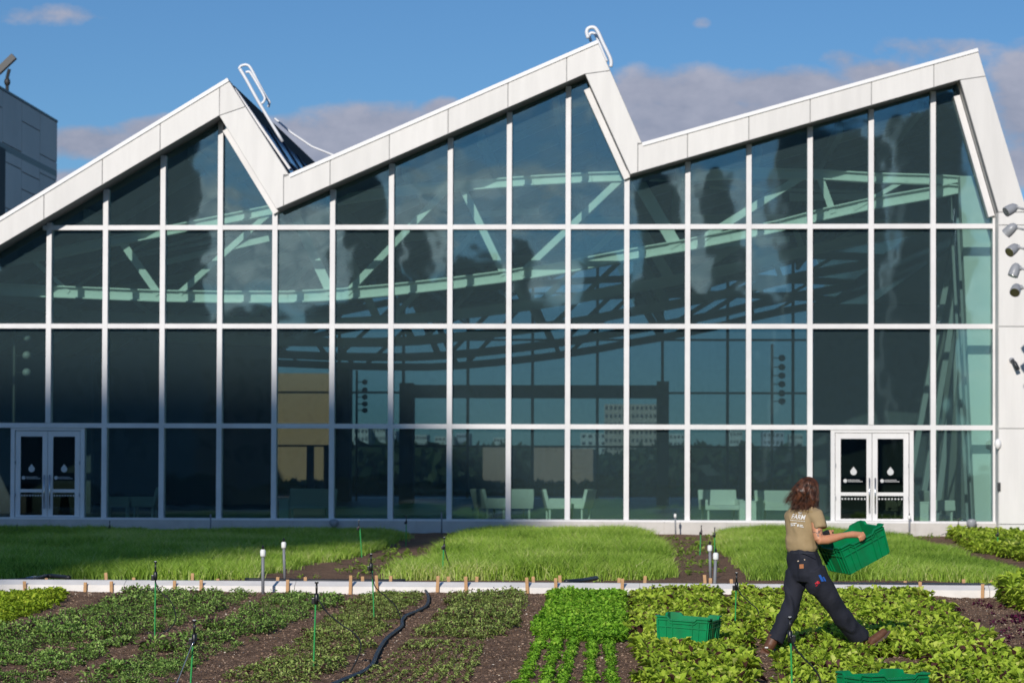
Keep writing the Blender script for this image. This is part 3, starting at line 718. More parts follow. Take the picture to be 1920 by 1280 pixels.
# buildings behind the camera: they shade the left of the facade and show in the glass
M_tower = mat('dark_tower_stone', (0.34, 0.33, 0.32), rough=.8, var=.3, vscale=.1)
M_towwin = mat('tower_windows', (0.14, 0.15, 0.17), rough=.2)
def occluder():
    D = 260.0; tl = math.tan(SUN_EL) / math.cos(SUN_AZ); ta = math.tan(SUN_AZ)
    P = [on_y(1050, 1000, GY), on_y(738, 712, GY), on_y(-900, 700, GY)]
    Q = [Vector((p.x - D * ta, GY - D, max(p.z, 0) + D * tl)) for p in P]
    poly = [Vector((Q[0].x, GY - D, -.5)), Q[0], Q[1], Q[2], Vector((Q[2].x, GY - D, -.5))]
    b = empty('gabled_block', (Q[1].x, GY - D, 0)); tag(b, 'big dark block with a sloping roof end behind the viewer, mirrored in the left panes', 'building')
    MB().prism(poly, (-25 * ta, -25, 0)).build('wall', M_tower, b)
    w = MB(); n = 0
    for k in range(12):
        for j in range(6): w.bb(Q[1].x - 4 - k * 4.5, Q[1].x - 2 - k * 4.5, GY - D - .05, GY - D + .04, 5 + j * 6, 8.5 + j * 6)
    w.build('window', M_towwin, b)
occluder()
def tower(pxc, wpx, pytop, D, lab, spire=0):
    tot = GY + D; sc = tot / F; xc = (pxc - 1200) * sc; w = wpx * sc; h = 1.73 + (879 - pytop) * sc; y = GY - D
    b = empty('office_tower', (xc, y, 0)); tag(b, lab, 'tower', 'towers mirrored in the glass')
    MB().bb(xc - w / 2, xc + w / 2, y - w, y, -.5, h).bb(xc - w / 3, xc + w / 3, y - w * .8, y - w * .2, h, h * 1.04).build('wall', M_tower, b)
    wm = MB(); n = max(3, int(w / 4)); fl = max(3, int(h / 5))
    for i in range(n):
        for j in range(1, min(fl, 30)): wm.bb(xc - w / 2 + (i + .25) * w / n, xc - w / 2 + (i + .75) * w / n, y - .05, y + .06, j * h / fl, (j + .55) * h / fl)
    wm.build('window', M_towwin, b)
    if spire: MB().tube([(xc, y - w / 2, h), (xc, y - w / 2, h + spire * sc)], [w * .12, .1], 6).build('spire', M_tower, b)
tower(678, 86, 352, 330, 'broad dark tower mirrored in the panes left of the middle gable')
tower(762, 50, 470, 380, 'narrow dark tower mirrored beside the broad one')
tower(816, 10, 512, 520, 'thin tower with a spire mirrored in the glass', 40)
tower(890, 96, 478, 300, 'dark mid-rise tower mirrored in the central panes')
tower(985, 46, 462, 300, 'slim dark tower mirrored right of centre')
tower(1120, 92, 478, 260, 'stepped dark tower mirrored left of the second valley')
tower(1240, 84, 345, 350, 'tall dark tower mirrored right of the second valley')
tower(1345, 50, 330, 420, 'tall thin tower mirrored under the right gable')
tower(1560, 190, 250, 300, 'huge dark tower mirrored in the right panes')
tower(1740, 130, 210, 380, 'high dark tower mirrored beside the right corner')

tower(420, 360, 600, 420, 'long low dark block mirrored in the left panes')
tower(900, 640, 560, 440, 'long dark row of blocks mirrored in the middle panes')
tower(1480, 620, 540, 460, 'long dark row of blocks mirrored in the right panes')
tower(60, 420, 540, 360, 'dark block mirrored in the far left panes')
# city seen through the hall
def far_building(x0, x1, yt, Y, col, lab, wins=(6, 6), wcol=(.05, .06, .07), dep=20):
    a = on_y(x0, 900, Y).x; b = on_y(x1, 900, Y).x; zt = on_y(960, yt, Y).z
    r = empty('city_building', ((a + b) / 2, Y, 0)); tag(r, lab, 'building', 'buildings seen through the hall')
    MB().bb(a, b, Y, Y + dep, -.5, zt).build('wall', mat('facade', col, rough=.8, var=.1, vscale=.2), r)
    if wins:
        w = MB(); nx, nz = wins
        for i in range(nx):
            for j in range(nz): w.bb(a + (i + .25) * (b - a) / nx, a + (i + .75) * (b - a) / nx, Y - .06, Y + .05, zt * (j + .35) / nz, zt * (j + .75) / nz)
        w.build('window', mat('facade_window', wcol, rough=.2), r)
far_building(1133, 1232, 757, 520, (.62, .52, .38), 'tan apartment block seen through the middle panes', (12, 9))
far_building(505, 622, 700, 150, (.85, .48, .20), 'ochre brick block seen through the panes left of centre', None, dep=6)
far_building(905, 952, 838, 220, (.62, .40, .25), 'small ochre building seen through the centre pane', None)
far_building(1000, 1060, 838, 200, (.60, .38, .24), 'left half of the low ochre building behind the lounge chairs', None)
far_building(1072, 1112, 840, 201, (.60, .38, .24), 'right half of the low ochre building behind the lounge chairs', None)
i = 0
rr = random.Random(3)
for (x0, x1, yt) in ((655, 690, 802), (694, 722, 800), (728, 742, 808), (775, 800, 815), (815, 850, 818), (855, 880, 812), (925, 955, 820), (1088, 1150, 811), (1192, 1215, 815), (1255, 1290, 812), (1362, 1392, 806), (1430, 1470, 808), (1480, 1505, 812)):
    Y = 620 + i * 9; i += 1
    far_building(x0, x1, yt, Y, (.75, .76, .62) if i % 3 else (.6, .62, .6), 'pale distant building seen low through the hall, %s of thirteen from the left' % ('first', 'second', 'third', 'fourth', 'fifth', 'sixth', 'seventh', 'eighth', 'ninth', 'tenth', 'eleventh', 'twelfth', 'thirteenth')[i - 1], (5, 6), dep=10)
# far wood seen through the hall
def leaf_cloud(n, cfun, size, tone):
    c = np.array([cfun() for _ in range(n)]); d = RNG.normal(size=(n, 3)); d /= np.linalg.norm(d, axis=1)[:, None]
    e = np.cross(d, RNG.normal(size=(n, 3))); e /= np.linalg.norm(e, axis=1)[:, None]; s = (RNG.random(n) * .6 + .7)[:, None] * size
    V = np.stack([c - d * s, c + e * s * .5, c + d * s, c - e * s * .5], 1).reshape(-1, 3); return V
def quads_obj(name, V, m, tone):
    n = len(V) // 4; me = bpy.data.meshes.new(name); me.vertices.add(len(V)); me.vertices.foreach_set('co', V.astype('f').ravel()); me.loops.add(n * 4); me.polygons.add(n)
    me.loops.foreach_set('vertex_index', np.arange(n * 4, dtype='i')); me.polygons.foreach_set('loop_start', np.arange(0, n * 4, 4, dtype='i')); me.polygons.foreach_set('loop_total', np.full(n, 4, 'i'))
    me.update(calc_edges=True); at = me.attributes.new('tone', 'FLOAT', 'FACE'); at.data.foreach_set('value', tone.astype('f')); me.materials.append(m)
    o = bpy.data.objects.new(name, me); COL.objects.link(o); return o
M_wood = leaf_mat('far_foliage', [(0, (.02, .035, .018)), (.6, (.05, .085, .035)), (1, (.12, .15, .06))], trans=.2)
def wood_pt():
    x = rr.uniform(-75, 55); y = rr.uniform(230, 330); h = 3.2 + 1.4 * noise.noise(Vector((x * .09, y * .05, 0))) + .9 * noise.noise(Vector((x * .4, y * .1, 5)))
    return (x, y, rr.random() ** .7 * h * (1 if rr.random() < .9 else 1.08))
V = leaf_cloud(26000, wood_pt, 1.0, None)
tag(quads_obj('woodland', V, M_wood, RNG.random(len(V) // 4)), 'dark mass of trees seen through the hall', 'trees', kind='stuff')
def hedge_pt():
    return (rr.uniform(-45, 30), rr.uniform(126, 132), rr.random() * 1.0)
V = leaf_cloud(9000, hedge_pt, .3, None)
tag(quads_obj('hedge', V, leaf_mat('hedge_leaf', [(0, (.05, .09, .02)), (1, (.16, .22, .05))]), RNG.random(len(V) // 4)), 'low green hedge beyond the far glass wall', 'hedge')

# ---------------------------------------------------------------- lounge furniture behind the glass
M_lounge = mat('white_lounge_shell', (0.78, 0.78, 0.74), rough=.45)
M_seatdark = mat('grey_cushion', (0.30, 0.32, 0.31), rough=.8)
FZ = SZ - .012
def lounge(name, px, Y, w, rz, lab, grp, cat):
    c = on_y(px, 950, Y); r = empty(name, (c.x, Y, FZ), rz); tag(r, lab, cat, grp)
    MB().box((0, 0, .36), (w, .68, .13)).build('seat', M_lounge, r, world=False, bevel=.03)
    q = Matrix.Rotation(R(-14), 3, 'X'); MB().box((0, .36, .60), (w, .10, .50), q).build('backrest', M_lounge, r, world=False, bevel=.03)
    for s in (-1, 1):
        MB().box((s * (w / 2 - .04), -.02, .50), (.08, .62, .17)).build('armrest', M_lounge, r, world=False, bevel=.025)
        MB().box((s * (w / 2 - .1), -.26, .15), (.05, .05, .30)).build('leg', M_lounge, r, world=False); MB().box((s * (w / 2 - .1), .26, .15), (.05, .05, .30)).build('leg', M_lounge, r, world=False)
    return r
G = 'white lounge seats behind the glass'
lounge('sofa', 580, GY + 2.0, 1.35, R(205), 'white two-seat sofa behind the glass left of centre', G, 'sofa')
lounge('lounge_chair', 920, GY + 3.0, .8, R(120), 'white lounge chair behind the centre pane, facing right', G, 'chair')
lounge('lounge_chair', 968, GY + 3.2, .8, R(200), 'white lounge chair just right of the central mullion', G, 'chair')
lounge('lounge_chair', 1045, GY + 3.2, .8, R(100), 'white lounge chair fourth from the left behind the glass', G, 'chair')
lounge('lounge_chair', 1082, GY + 3.6, .75, R(250), 'white lounge chair behind the mullion right of centre', G, 'chair')
lounge('sofa', 1352, GY + 2.4, 1.1, R(15), 'white sofa with arms behind the pane right of the cube table gap', G, 'sofa')
lounge('sofa', 1462, GY + 2.2, 1.2, R(160), 'white sofa behind the pane left of the walking person', G, 'sofa')
lounge('lounge_chair', 1664, GY + 2.0, .75, R(75), 'white lounge chair seen through the right door leaf', G, 'chair')
lounge('lounge_chair', 1760, GY + 2.6, .7, R(110), 'white lounge chair behind the last pane but one', G, 'chair')
lounge('lounge_chair', 222, GY + 3.0, .7, R(95), 'lounge chair in the shade behind the third pane from the left', G, 'chair')
lounge('lounge_chair', 272, GY + 3.2, .7, R(-90), 'lounge chair in the shade facing another behind the left panes', G, 'chair')
for (px, Y, w, lab) in ((533, GY + 1.6, .26, 'white pedestal table left of the sofa'), (1408, GY + 2.1, .66, 'white cube table between the two right sofas'), (1722, GY + 1.7, .5, 'small white table behind the narrow pane beside the door')):
    c = on_y(px, 950, Y); r = empty('side_table', (c.x, Y, FZ)); tag(r, lab, 'table')
    MB().box((0, 0, .535), (w + .04, w + .04, .04)).build('table_top', M_lounge, r, world=False, bevel=.008); MB().box((0, 0, .26), (w, w, .51)).build('table_base', M_lounge, r, world=False, bevel=.008)
c = on_y(121, 950, GY + 1.5); r = empty('caution_sign', (c.x, GY + 1.5, FZ)); tag(r, 'yellow folding caution sign inside the left double door', 'sign')
M_yel = mat('yellow_plastic', (.75, .38, .02), rough=.5)
for s in (-1, 1):
    MB().prism([(-.14, s * .15, 0), (.14, s * .15, 0), (.09, s * .01, .66), (-.09, s * .01, .66)], (0, .015, 0)).build('board', M_yel, r, world=False)
# clusters of lamps on slim poles inside the hall
def lamp_cluster(px, ys, Y, lab):
    c = on_y(px, ys[0], Y); r = empty('lamp_cluster', (c.x, Y, SZ)); tag(r, lab, 'lamps', 'pole lamps inside the hall')
    MB().tube([(c.x - .35, Y, SZ), (c.x - .35, Y, c.z + .5)], .05, 6).build('pole', M_darkmetal, r)
    for y in ys:
        q = on_y(px, y, Y); MB().ell(q, (.13, .13, .12), nu=10, nv=7).build('lamp_head', M_grey, r, smooth=True); MB().tube([(q.x - .35, Y, q.z), q], .02, 5).build('arm', M_darkmetal, r)
lamp_cluster(684, (716, 731, 744, 757, 769), GY + 40, 'dark lamps on a pole seen deep in the hall left of the portal frame')
lamp_cluster(1466, (671, 688, 704, 720, 737, 752), GY + 22, 'lamps on a pole seen in the hall left of the dark right core')
lamp_cluster(50, (632, 666, 698), GY + 3.0, 'dark lamps on a pole behind the far left pane')
# ---------------------------------------------------------------- vegetable beds
def gpoly(pts): return [on_z(x, y, 0).xy for x, y in pts]
def inside(P, poly):
    x, y = P[:, 0], P[:, 1]; c = np.zeros(len(P), bool); n = len(poly)
    for i in range(n):
        x0, y0 = poly[i]; x1, y1 = poly[(i + 1) % n]
        if abs(y1 - y0) < 1e-9: continue
        t = ((y0 > y) != (y1 > y)) & (x < (x1 - x0) * (y - y0) / (y1 - y0) + x0); c ^= t
    return c
def vnoise(P, s, seed=0):
    """smooth value noise on a lattice"""
    q = P * s + seed * 17.3; i = np.floor(q).astype(int); f = q - i; f = f * f * (3 - 2 * f)
    def h(a, b): 
        v = np.sin(a * 127.1 + b * 311.7 + seed * 7.7) * 43758.5453; return v - np.floor(v)
    a, b = i[:, 0], i[:, 1]
    return (h(a, b) * (1 - f[:, 0]) + h(a + 1, b) * f[:, 0]) * (1 - f[:, 1]) + (h(a, b + 1) * (1 - f[:, 0]) + h(a + 1, b + 1) * f[:, 0]) * f[:, 1]
def sample(poly, dens, feather=0.12):
    poly = [Vector(p) for p in poly]; xs = [p.x for p in poly]; ys = [p.y for p in poly]
    x0, x1, y0, y1 = min(xs) - .1, max(xs) + .1, min(ys) - .1, max(ys) + .1
    n = int((x1 - x0) * (y1 - y0) * dens); P = np.stack([RNG.uniform(x0, x1, n), RNG.uniform(y0, y1, n)], 1)
    Pj = P + np.stack([vnoise(P, 2.3, 1) - .5, vnoise(P, 2.3, 2) - .5], 1) * feather * 2 + RNG.normal(0, feather * .25, (n, 2))
    return P[inside(Pj, [(p.x, p.y) for p in poly])]
def leaves(name, P, nl, L, Wd, H, elr, m, lab, cat, droop=.5, purple=0.0, hvar=.5, group=None, spread=None, base=0.0, scale=None):
    """P: plant positions; every plant carries nl bent leaves set around it"""
    n = len(P)
    soil = np.array([soil_h(x, y) for x, y in P]) if n < 60000 else np.zeros(n)
    hs = (1 - hvar) + hvar * 2 * vnoise(P, 1.7, 5) * .6 + RNG.normal(0, .12, n); hs = np.clip(hs, .3, 1.6)
    if scale is not None: hs = hs * scale
    idx = np.repeat(np.arange(n), nl); N = len(idx)
    az = RNG.uniform(0, 2 * np.pi, N); el = np.radians(RNG.uniform(elr[0], elr[1], N)); s = hs[idx] * RNG.uniform(.65, 1.25, N)
    hz = RNG.random(N) ** .8 * H * hs[idx]
    sp = L * .35 if spread is None else spread * hs[idx]; rr_ = RNG.random(N) ** .6
    if spread is not None: hz = hz * np.sqrt(np.clip(1 - .85 * rr_ ** 2, 0.05, 1))
    b = np.stack([P[idx, 0] + np.cos(az) * rr_ * sp, P[idx, 1] + np.sin(az) * rr_ * sp, soil[idx] + base + hz], 1)
    d = np.stack([np.cos(az) * np.cos(el), np.sin(az) * np.cos(el), np.sin(el)], 1)
    side = np.stack([-np.sin(az), np.cos(az), RNG.normal(0, .35, N)], 1); side /= np.linalg.norm(side, axis=1)[:, None]
    l = (L * s)[:, None]; w = (Wd * s * RNG.uniform(.8, 1.2, N))[:, None]
    mid = b + d * l * .5; tip = b + d * l; tip[:, 2] -= (l[:, 0] * droop * RNG.uniform(.3, 1, N))
    up = np.cross(d, side); fold = w * .25
    V = np.stack([b, mid + side * w * .5 + up * fold, tip, mid - side * w * .5 + up * fold], 1)
    # two triangles each side of the midrib : base, a, mid-low, b ... kept as two tris sharing base-tip
    V = V.reshape(-1, 3); me = bpy.data.meshes.new(name); me.vertices.add(len(V)); me.vertices.foreach_set('co', V.astype('f').ravel())
    k = np.arange(N) * 4; tri = np.stack([k, k + 1, k + 2, k, k + 2, k + 3], 1).reshape(-1)
    nt_ = N * 2; me.loops.add(nt_ * 3); me.polygons.add(nt_); me.loops.foreach_set('vertex_index', tri.astype('i'))
    me.polygons.foreach_set('loop_start', np.arange(0, nt_ * 3, 3, dtype='i')); me.polygons.foreach_set('loop_total', np.full(nt_, 3, 'i')); me.update(calc_edges=True)
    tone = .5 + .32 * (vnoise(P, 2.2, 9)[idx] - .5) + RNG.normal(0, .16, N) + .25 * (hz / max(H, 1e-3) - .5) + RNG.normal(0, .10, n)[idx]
    if purple: tone = np.where(RNG.random(N) < purple * (0.4 + 1.2 * vnoise(P, 3.1, 11)[idx]), 0.0, np.clip(tone, .12, 1))
    tone = np.clip(tone, 0, 1)
    at = me.attributes.new('tone', 'FLOAT', 'FACE'); at.data.foreach_set('value', np.repeat(tone, 2).astype('f')); me.materials.append(m)
    o = bpy.data.objects.new(name, me); COL.objects.link(o); return tag(o, lab, cat, group, 'stuff')

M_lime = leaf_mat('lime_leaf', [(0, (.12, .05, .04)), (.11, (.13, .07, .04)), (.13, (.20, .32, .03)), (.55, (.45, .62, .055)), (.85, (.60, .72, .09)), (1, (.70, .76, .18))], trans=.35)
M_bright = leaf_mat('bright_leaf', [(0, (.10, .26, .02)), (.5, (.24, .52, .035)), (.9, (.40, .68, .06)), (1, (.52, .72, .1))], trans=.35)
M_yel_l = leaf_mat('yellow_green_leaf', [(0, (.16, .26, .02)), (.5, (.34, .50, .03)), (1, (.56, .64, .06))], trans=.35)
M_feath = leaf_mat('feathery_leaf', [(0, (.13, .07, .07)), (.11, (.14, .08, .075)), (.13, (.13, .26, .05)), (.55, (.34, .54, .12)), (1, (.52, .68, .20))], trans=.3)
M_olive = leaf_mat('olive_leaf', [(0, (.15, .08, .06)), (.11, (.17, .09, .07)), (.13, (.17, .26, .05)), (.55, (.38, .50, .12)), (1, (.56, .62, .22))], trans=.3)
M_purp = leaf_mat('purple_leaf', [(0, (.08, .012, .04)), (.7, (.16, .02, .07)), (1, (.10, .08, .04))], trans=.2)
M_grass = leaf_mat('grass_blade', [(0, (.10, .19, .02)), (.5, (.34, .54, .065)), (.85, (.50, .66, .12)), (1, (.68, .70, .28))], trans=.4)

BED = 'crops in the vegetable beds'
A1 = gpoly([(-60, 1114), (112, 1112), (122, 1120), (95, 1136), (70, 1152), (0, 1172), (-60, 1188)])
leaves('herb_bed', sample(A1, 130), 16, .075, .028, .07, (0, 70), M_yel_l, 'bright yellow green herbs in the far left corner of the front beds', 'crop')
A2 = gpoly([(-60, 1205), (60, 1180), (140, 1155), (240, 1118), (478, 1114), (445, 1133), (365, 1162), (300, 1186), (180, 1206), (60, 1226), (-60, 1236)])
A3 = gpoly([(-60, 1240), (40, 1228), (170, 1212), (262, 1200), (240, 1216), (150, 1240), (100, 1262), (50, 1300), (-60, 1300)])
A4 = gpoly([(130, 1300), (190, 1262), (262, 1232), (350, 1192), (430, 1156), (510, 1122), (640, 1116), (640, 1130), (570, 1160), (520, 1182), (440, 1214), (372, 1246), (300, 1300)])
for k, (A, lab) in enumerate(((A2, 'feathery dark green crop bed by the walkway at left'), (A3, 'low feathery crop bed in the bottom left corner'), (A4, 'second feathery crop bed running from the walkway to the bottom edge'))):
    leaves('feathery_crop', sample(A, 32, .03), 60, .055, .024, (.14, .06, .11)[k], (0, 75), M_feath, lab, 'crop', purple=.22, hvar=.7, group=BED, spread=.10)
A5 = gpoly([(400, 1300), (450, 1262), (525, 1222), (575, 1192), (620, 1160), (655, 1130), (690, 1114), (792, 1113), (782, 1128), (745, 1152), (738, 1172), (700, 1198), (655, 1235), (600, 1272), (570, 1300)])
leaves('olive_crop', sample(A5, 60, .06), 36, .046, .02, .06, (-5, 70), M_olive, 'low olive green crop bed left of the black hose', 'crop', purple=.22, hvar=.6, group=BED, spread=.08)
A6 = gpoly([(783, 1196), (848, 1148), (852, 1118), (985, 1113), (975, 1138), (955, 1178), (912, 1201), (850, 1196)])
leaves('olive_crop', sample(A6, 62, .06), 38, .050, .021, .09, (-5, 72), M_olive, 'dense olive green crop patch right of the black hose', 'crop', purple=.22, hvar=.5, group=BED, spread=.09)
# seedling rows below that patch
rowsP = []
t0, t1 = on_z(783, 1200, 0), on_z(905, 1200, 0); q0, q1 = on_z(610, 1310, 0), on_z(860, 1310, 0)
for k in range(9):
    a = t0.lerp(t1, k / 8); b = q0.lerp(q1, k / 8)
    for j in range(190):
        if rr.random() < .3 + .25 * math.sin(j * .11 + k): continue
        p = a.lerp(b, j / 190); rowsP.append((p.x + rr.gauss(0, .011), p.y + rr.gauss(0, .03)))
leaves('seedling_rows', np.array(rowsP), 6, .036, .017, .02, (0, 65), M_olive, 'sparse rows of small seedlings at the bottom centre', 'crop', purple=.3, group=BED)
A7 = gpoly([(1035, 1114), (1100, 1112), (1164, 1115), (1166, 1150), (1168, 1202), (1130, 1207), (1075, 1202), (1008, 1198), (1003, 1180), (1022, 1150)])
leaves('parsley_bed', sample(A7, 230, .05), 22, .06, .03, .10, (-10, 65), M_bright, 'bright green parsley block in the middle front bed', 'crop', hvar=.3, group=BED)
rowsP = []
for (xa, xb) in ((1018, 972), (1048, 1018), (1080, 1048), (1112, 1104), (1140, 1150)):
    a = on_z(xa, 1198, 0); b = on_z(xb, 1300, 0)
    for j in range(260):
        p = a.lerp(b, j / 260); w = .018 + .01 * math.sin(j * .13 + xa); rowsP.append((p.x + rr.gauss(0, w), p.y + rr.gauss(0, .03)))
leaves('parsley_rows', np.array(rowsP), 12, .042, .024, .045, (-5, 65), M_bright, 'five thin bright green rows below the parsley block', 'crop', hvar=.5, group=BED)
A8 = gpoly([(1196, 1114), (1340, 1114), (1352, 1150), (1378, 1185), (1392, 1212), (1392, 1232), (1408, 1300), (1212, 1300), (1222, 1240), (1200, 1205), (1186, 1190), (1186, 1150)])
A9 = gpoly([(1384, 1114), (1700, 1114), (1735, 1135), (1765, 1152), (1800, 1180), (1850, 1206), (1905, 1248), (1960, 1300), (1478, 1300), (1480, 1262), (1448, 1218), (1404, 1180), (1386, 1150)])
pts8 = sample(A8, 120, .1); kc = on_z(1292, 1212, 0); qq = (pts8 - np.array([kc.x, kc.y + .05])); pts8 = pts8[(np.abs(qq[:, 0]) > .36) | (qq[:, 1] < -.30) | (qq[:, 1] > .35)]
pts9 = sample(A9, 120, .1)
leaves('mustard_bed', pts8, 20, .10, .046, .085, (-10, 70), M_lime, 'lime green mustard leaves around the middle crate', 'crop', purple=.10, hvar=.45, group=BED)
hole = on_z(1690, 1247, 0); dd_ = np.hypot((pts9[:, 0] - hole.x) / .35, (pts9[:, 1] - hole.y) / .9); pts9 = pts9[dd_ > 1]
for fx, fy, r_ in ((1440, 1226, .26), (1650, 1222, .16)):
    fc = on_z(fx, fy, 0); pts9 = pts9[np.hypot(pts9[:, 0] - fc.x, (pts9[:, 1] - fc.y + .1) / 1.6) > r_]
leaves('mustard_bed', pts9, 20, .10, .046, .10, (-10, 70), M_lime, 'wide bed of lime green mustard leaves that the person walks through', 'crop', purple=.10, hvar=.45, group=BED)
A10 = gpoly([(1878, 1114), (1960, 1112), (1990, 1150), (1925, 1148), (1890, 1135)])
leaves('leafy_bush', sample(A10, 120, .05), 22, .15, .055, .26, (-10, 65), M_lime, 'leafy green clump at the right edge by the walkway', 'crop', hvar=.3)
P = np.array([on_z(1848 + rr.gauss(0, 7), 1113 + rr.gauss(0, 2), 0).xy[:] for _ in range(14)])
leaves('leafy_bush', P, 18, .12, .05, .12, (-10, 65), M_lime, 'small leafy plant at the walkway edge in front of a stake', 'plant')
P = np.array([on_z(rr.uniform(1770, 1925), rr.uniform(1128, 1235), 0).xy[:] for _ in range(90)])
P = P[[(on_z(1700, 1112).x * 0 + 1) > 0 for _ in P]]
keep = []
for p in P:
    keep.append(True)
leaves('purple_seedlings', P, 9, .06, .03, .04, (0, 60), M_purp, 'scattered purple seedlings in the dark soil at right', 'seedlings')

# tall grass-like cover crop behind the walkway
def grass(name, P, H, lab, m=M_grass, poly=None):
    pl = [(p.x, p.y) for p in poly]; edge = np.zeros(len(P))
    for ox_, oy_ in ((.5, 0), (-.5, 0), (0, .9), (0, -.7), (.25, 0), (-.25, 0), (1.1, 0), (-1.1, 0)): edge += inside(P + np.array([ox_, oy_]), pl) / 8.0
    edge = .45 + .55 * edge; keep = (vnoise(P, 1.1, 51) * .6 + vnoise(P, .4, 52) * .5) > .17; P = P[keep]; edge = edge[keep]
    n = len(P); hs = edge * H * (.45 + .30 * vnoise(P, .8, 21) + .60 * vnoise(P, 3.0, 22) + RNG.normal(0, .12, n)); hs = np.clip(hs, .04, None)
    hs *= np.clip(.45 + 1.2 * vnoise(P, .35, 33), .5, 1.15)
    az = RNG.uniform(0, 2 * np.pi, n); ln = RNG.uniform(.2, 1.1, n); d = np.stack([np.cos(az), np.sin(az)], 1) * (hs * ln)[:, None]; fa = RNG.uniform(-1.1, 1.1, n); sd = np.stack([np.cos(fa), np.sin(fa)], 1)
    w = RNG.uniform(.007, .016, n)[:, None]; z0 = np.zeros(n) - .02
    b0 = np.column_stack([P - sd * w * .5, z0]); b1 = np.column_stack([P + sd * w * .5, z0])
    m0 = np.column_stack([P + d * .35 - sd * w * .45, hs * .62]); m1 = np.column_stack([P + d * .35 + sd * w * .45, hs * .62]); t = np.column_stack([P + d, hs])
    V = np.stack([b0, b1, m1, m0, t], 1).reshape(-1, 3); me = bpy.data.meshes.new(name); me.vertices.add(len(V)); me.vertices.foreach_set('co', V.astype('f').ravel())
    k = np.arange(n) * 5; q = np.stack([k, k + 1, k + 2, k + 3, k + 3, k + 2, k + 4], 1).reshape(-1); me.loops.add(len(q)); me.polygons.add(2 * n); me.loops.foreach_set('vertex_index', q.astype('i'))
    ls = np.stack([np.arange(n) * 7, np.arange(n) * 7 + 4], 1).reshape(-1); lt = np.tile([4, 3], n); me.polygons.foreach_set('loop_start', ls.astype('i')); me.polygons.foreach_set('loop_total', lt.astype('i')); me.update(calc_edges=True)
    tone = np.clip(.5 + .6 * (vnoise(P, .9, 41) - .5) + .5 * (vnoise(P, .25, 43) - .5) + RNG.normal(0, .24, n), 0, 1)
    at = me.attributes.new('tone', 'FLOAT', 'FACE'); at.data.foreach_set('value', np.repeat(tone, 2).astype('f')); me.materials.append(m)
    o = bpy.data.objects.new(name, me); COL.objects.link(o); return tag(o, lab, 'grass', 'tall grass beds behind the walkway', 'stuff')
G1 = gpoly([(-120, 1088), (480, 1088), (535, 1066), (680, 1040), (738, 1022), (757, 1006), (640, 1003), (-120, 1003)])
grass('grass_bed', sample(G1, 950, .3), .24, 'tall grass bed at left, mostly in the shade', poly=G1)
G2 = gpoly([(728, 1088), (775, 1066), (842, 1040), (860, 1018), (880, 1006), (1190, 1003), (1225, 1018), (1245, 1042), (1262, 1088)])
grass('grass_bed', sample(G2, 950, .3), .30, 'sunlit domed grass bed in the middle', poly=G2)
G3 = gpoly([(1412, 1088), (1390, 1058), (1362, 1030), (1350, 1003), (1640, 1003), (1668, 1012), (1740, 1030), (1800, 1046), (1925, 1084), (1940, 1092)])
grass('grass_bed', sample(G3, 950, .3), .25, 'sunlit grass bed behind the walking person', poly=G3)
G4 = gpoly([(1782, 1006), (1960, 1006), (1990, 1060), (1900, 1050), (1830, 1034)])
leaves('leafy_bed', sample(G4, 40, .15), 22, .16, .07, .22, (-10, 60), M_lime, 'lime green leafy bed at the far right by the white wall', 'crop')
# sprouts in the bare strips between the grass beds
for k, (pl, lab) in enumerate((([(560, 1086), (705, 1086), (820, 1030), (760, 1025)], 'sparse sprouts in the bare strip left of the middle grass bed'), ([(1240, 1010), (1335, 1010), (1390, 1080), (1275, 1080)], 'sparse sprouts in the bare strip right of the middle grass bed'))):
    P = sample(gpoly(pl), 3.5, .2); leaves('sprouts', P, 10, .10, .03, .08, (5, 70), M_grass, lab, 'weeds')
P = np.array([on_z(rr.uniform(1600, 1790), rr.uniform(1004, 1012), 0).xy[:] for _ in range(40)]); leaves('sprouts', P, 10, .10, .03, .08, (5, 70), M_grass, 'few weeds along the white base wall right of the door', 'weeds')

# chips and crumbs of mulch on the bare soil
def crumbs(name, n, x0, x1, y0, y1, size, lab):
    P = np.stack([RNG.uniform(x0, x1, n), RNG.uniform(y0, y1, n)], 1); sz = size * RNG.uniform(.5, 1.6, n)
    c = np.column_stack([P, np.array([soil_h(a, b) for a, b in P]) + sz * .25]); d = RNG.normal(size=(n, 3)); d[:, 2] *= .35; d /= np.linalg.norm(d, axis=1)[:, None]
    e = np.cross(d, RNG.normal(size=(n, 3))); e /= np.linalg.norm(e, axis=1)[:, None]; s = sz[:, None]
    V = np.stack([c - d * s, c + e * s * .55, c + d * s, c - e * s * .55], 1).reshape(-1, 3)
    m = leaf_mat('mulch', [(0, (.12, .07, .045)), (.6, (.30, .20, .14)), (.96, (.42, .30, .21)), (.985, (.70, .64, .55))], rough=.9, trans=.0)
    return tag(quads_obj(name, V, m, RNG.random(n)), lab, 'mulch', kind='stuff')
crumbs('mulch_chips', 110000, -8.5, 7.0, 18.5, 34.5, .010, 'fine brown chips and crumbs over the bare garden soil')
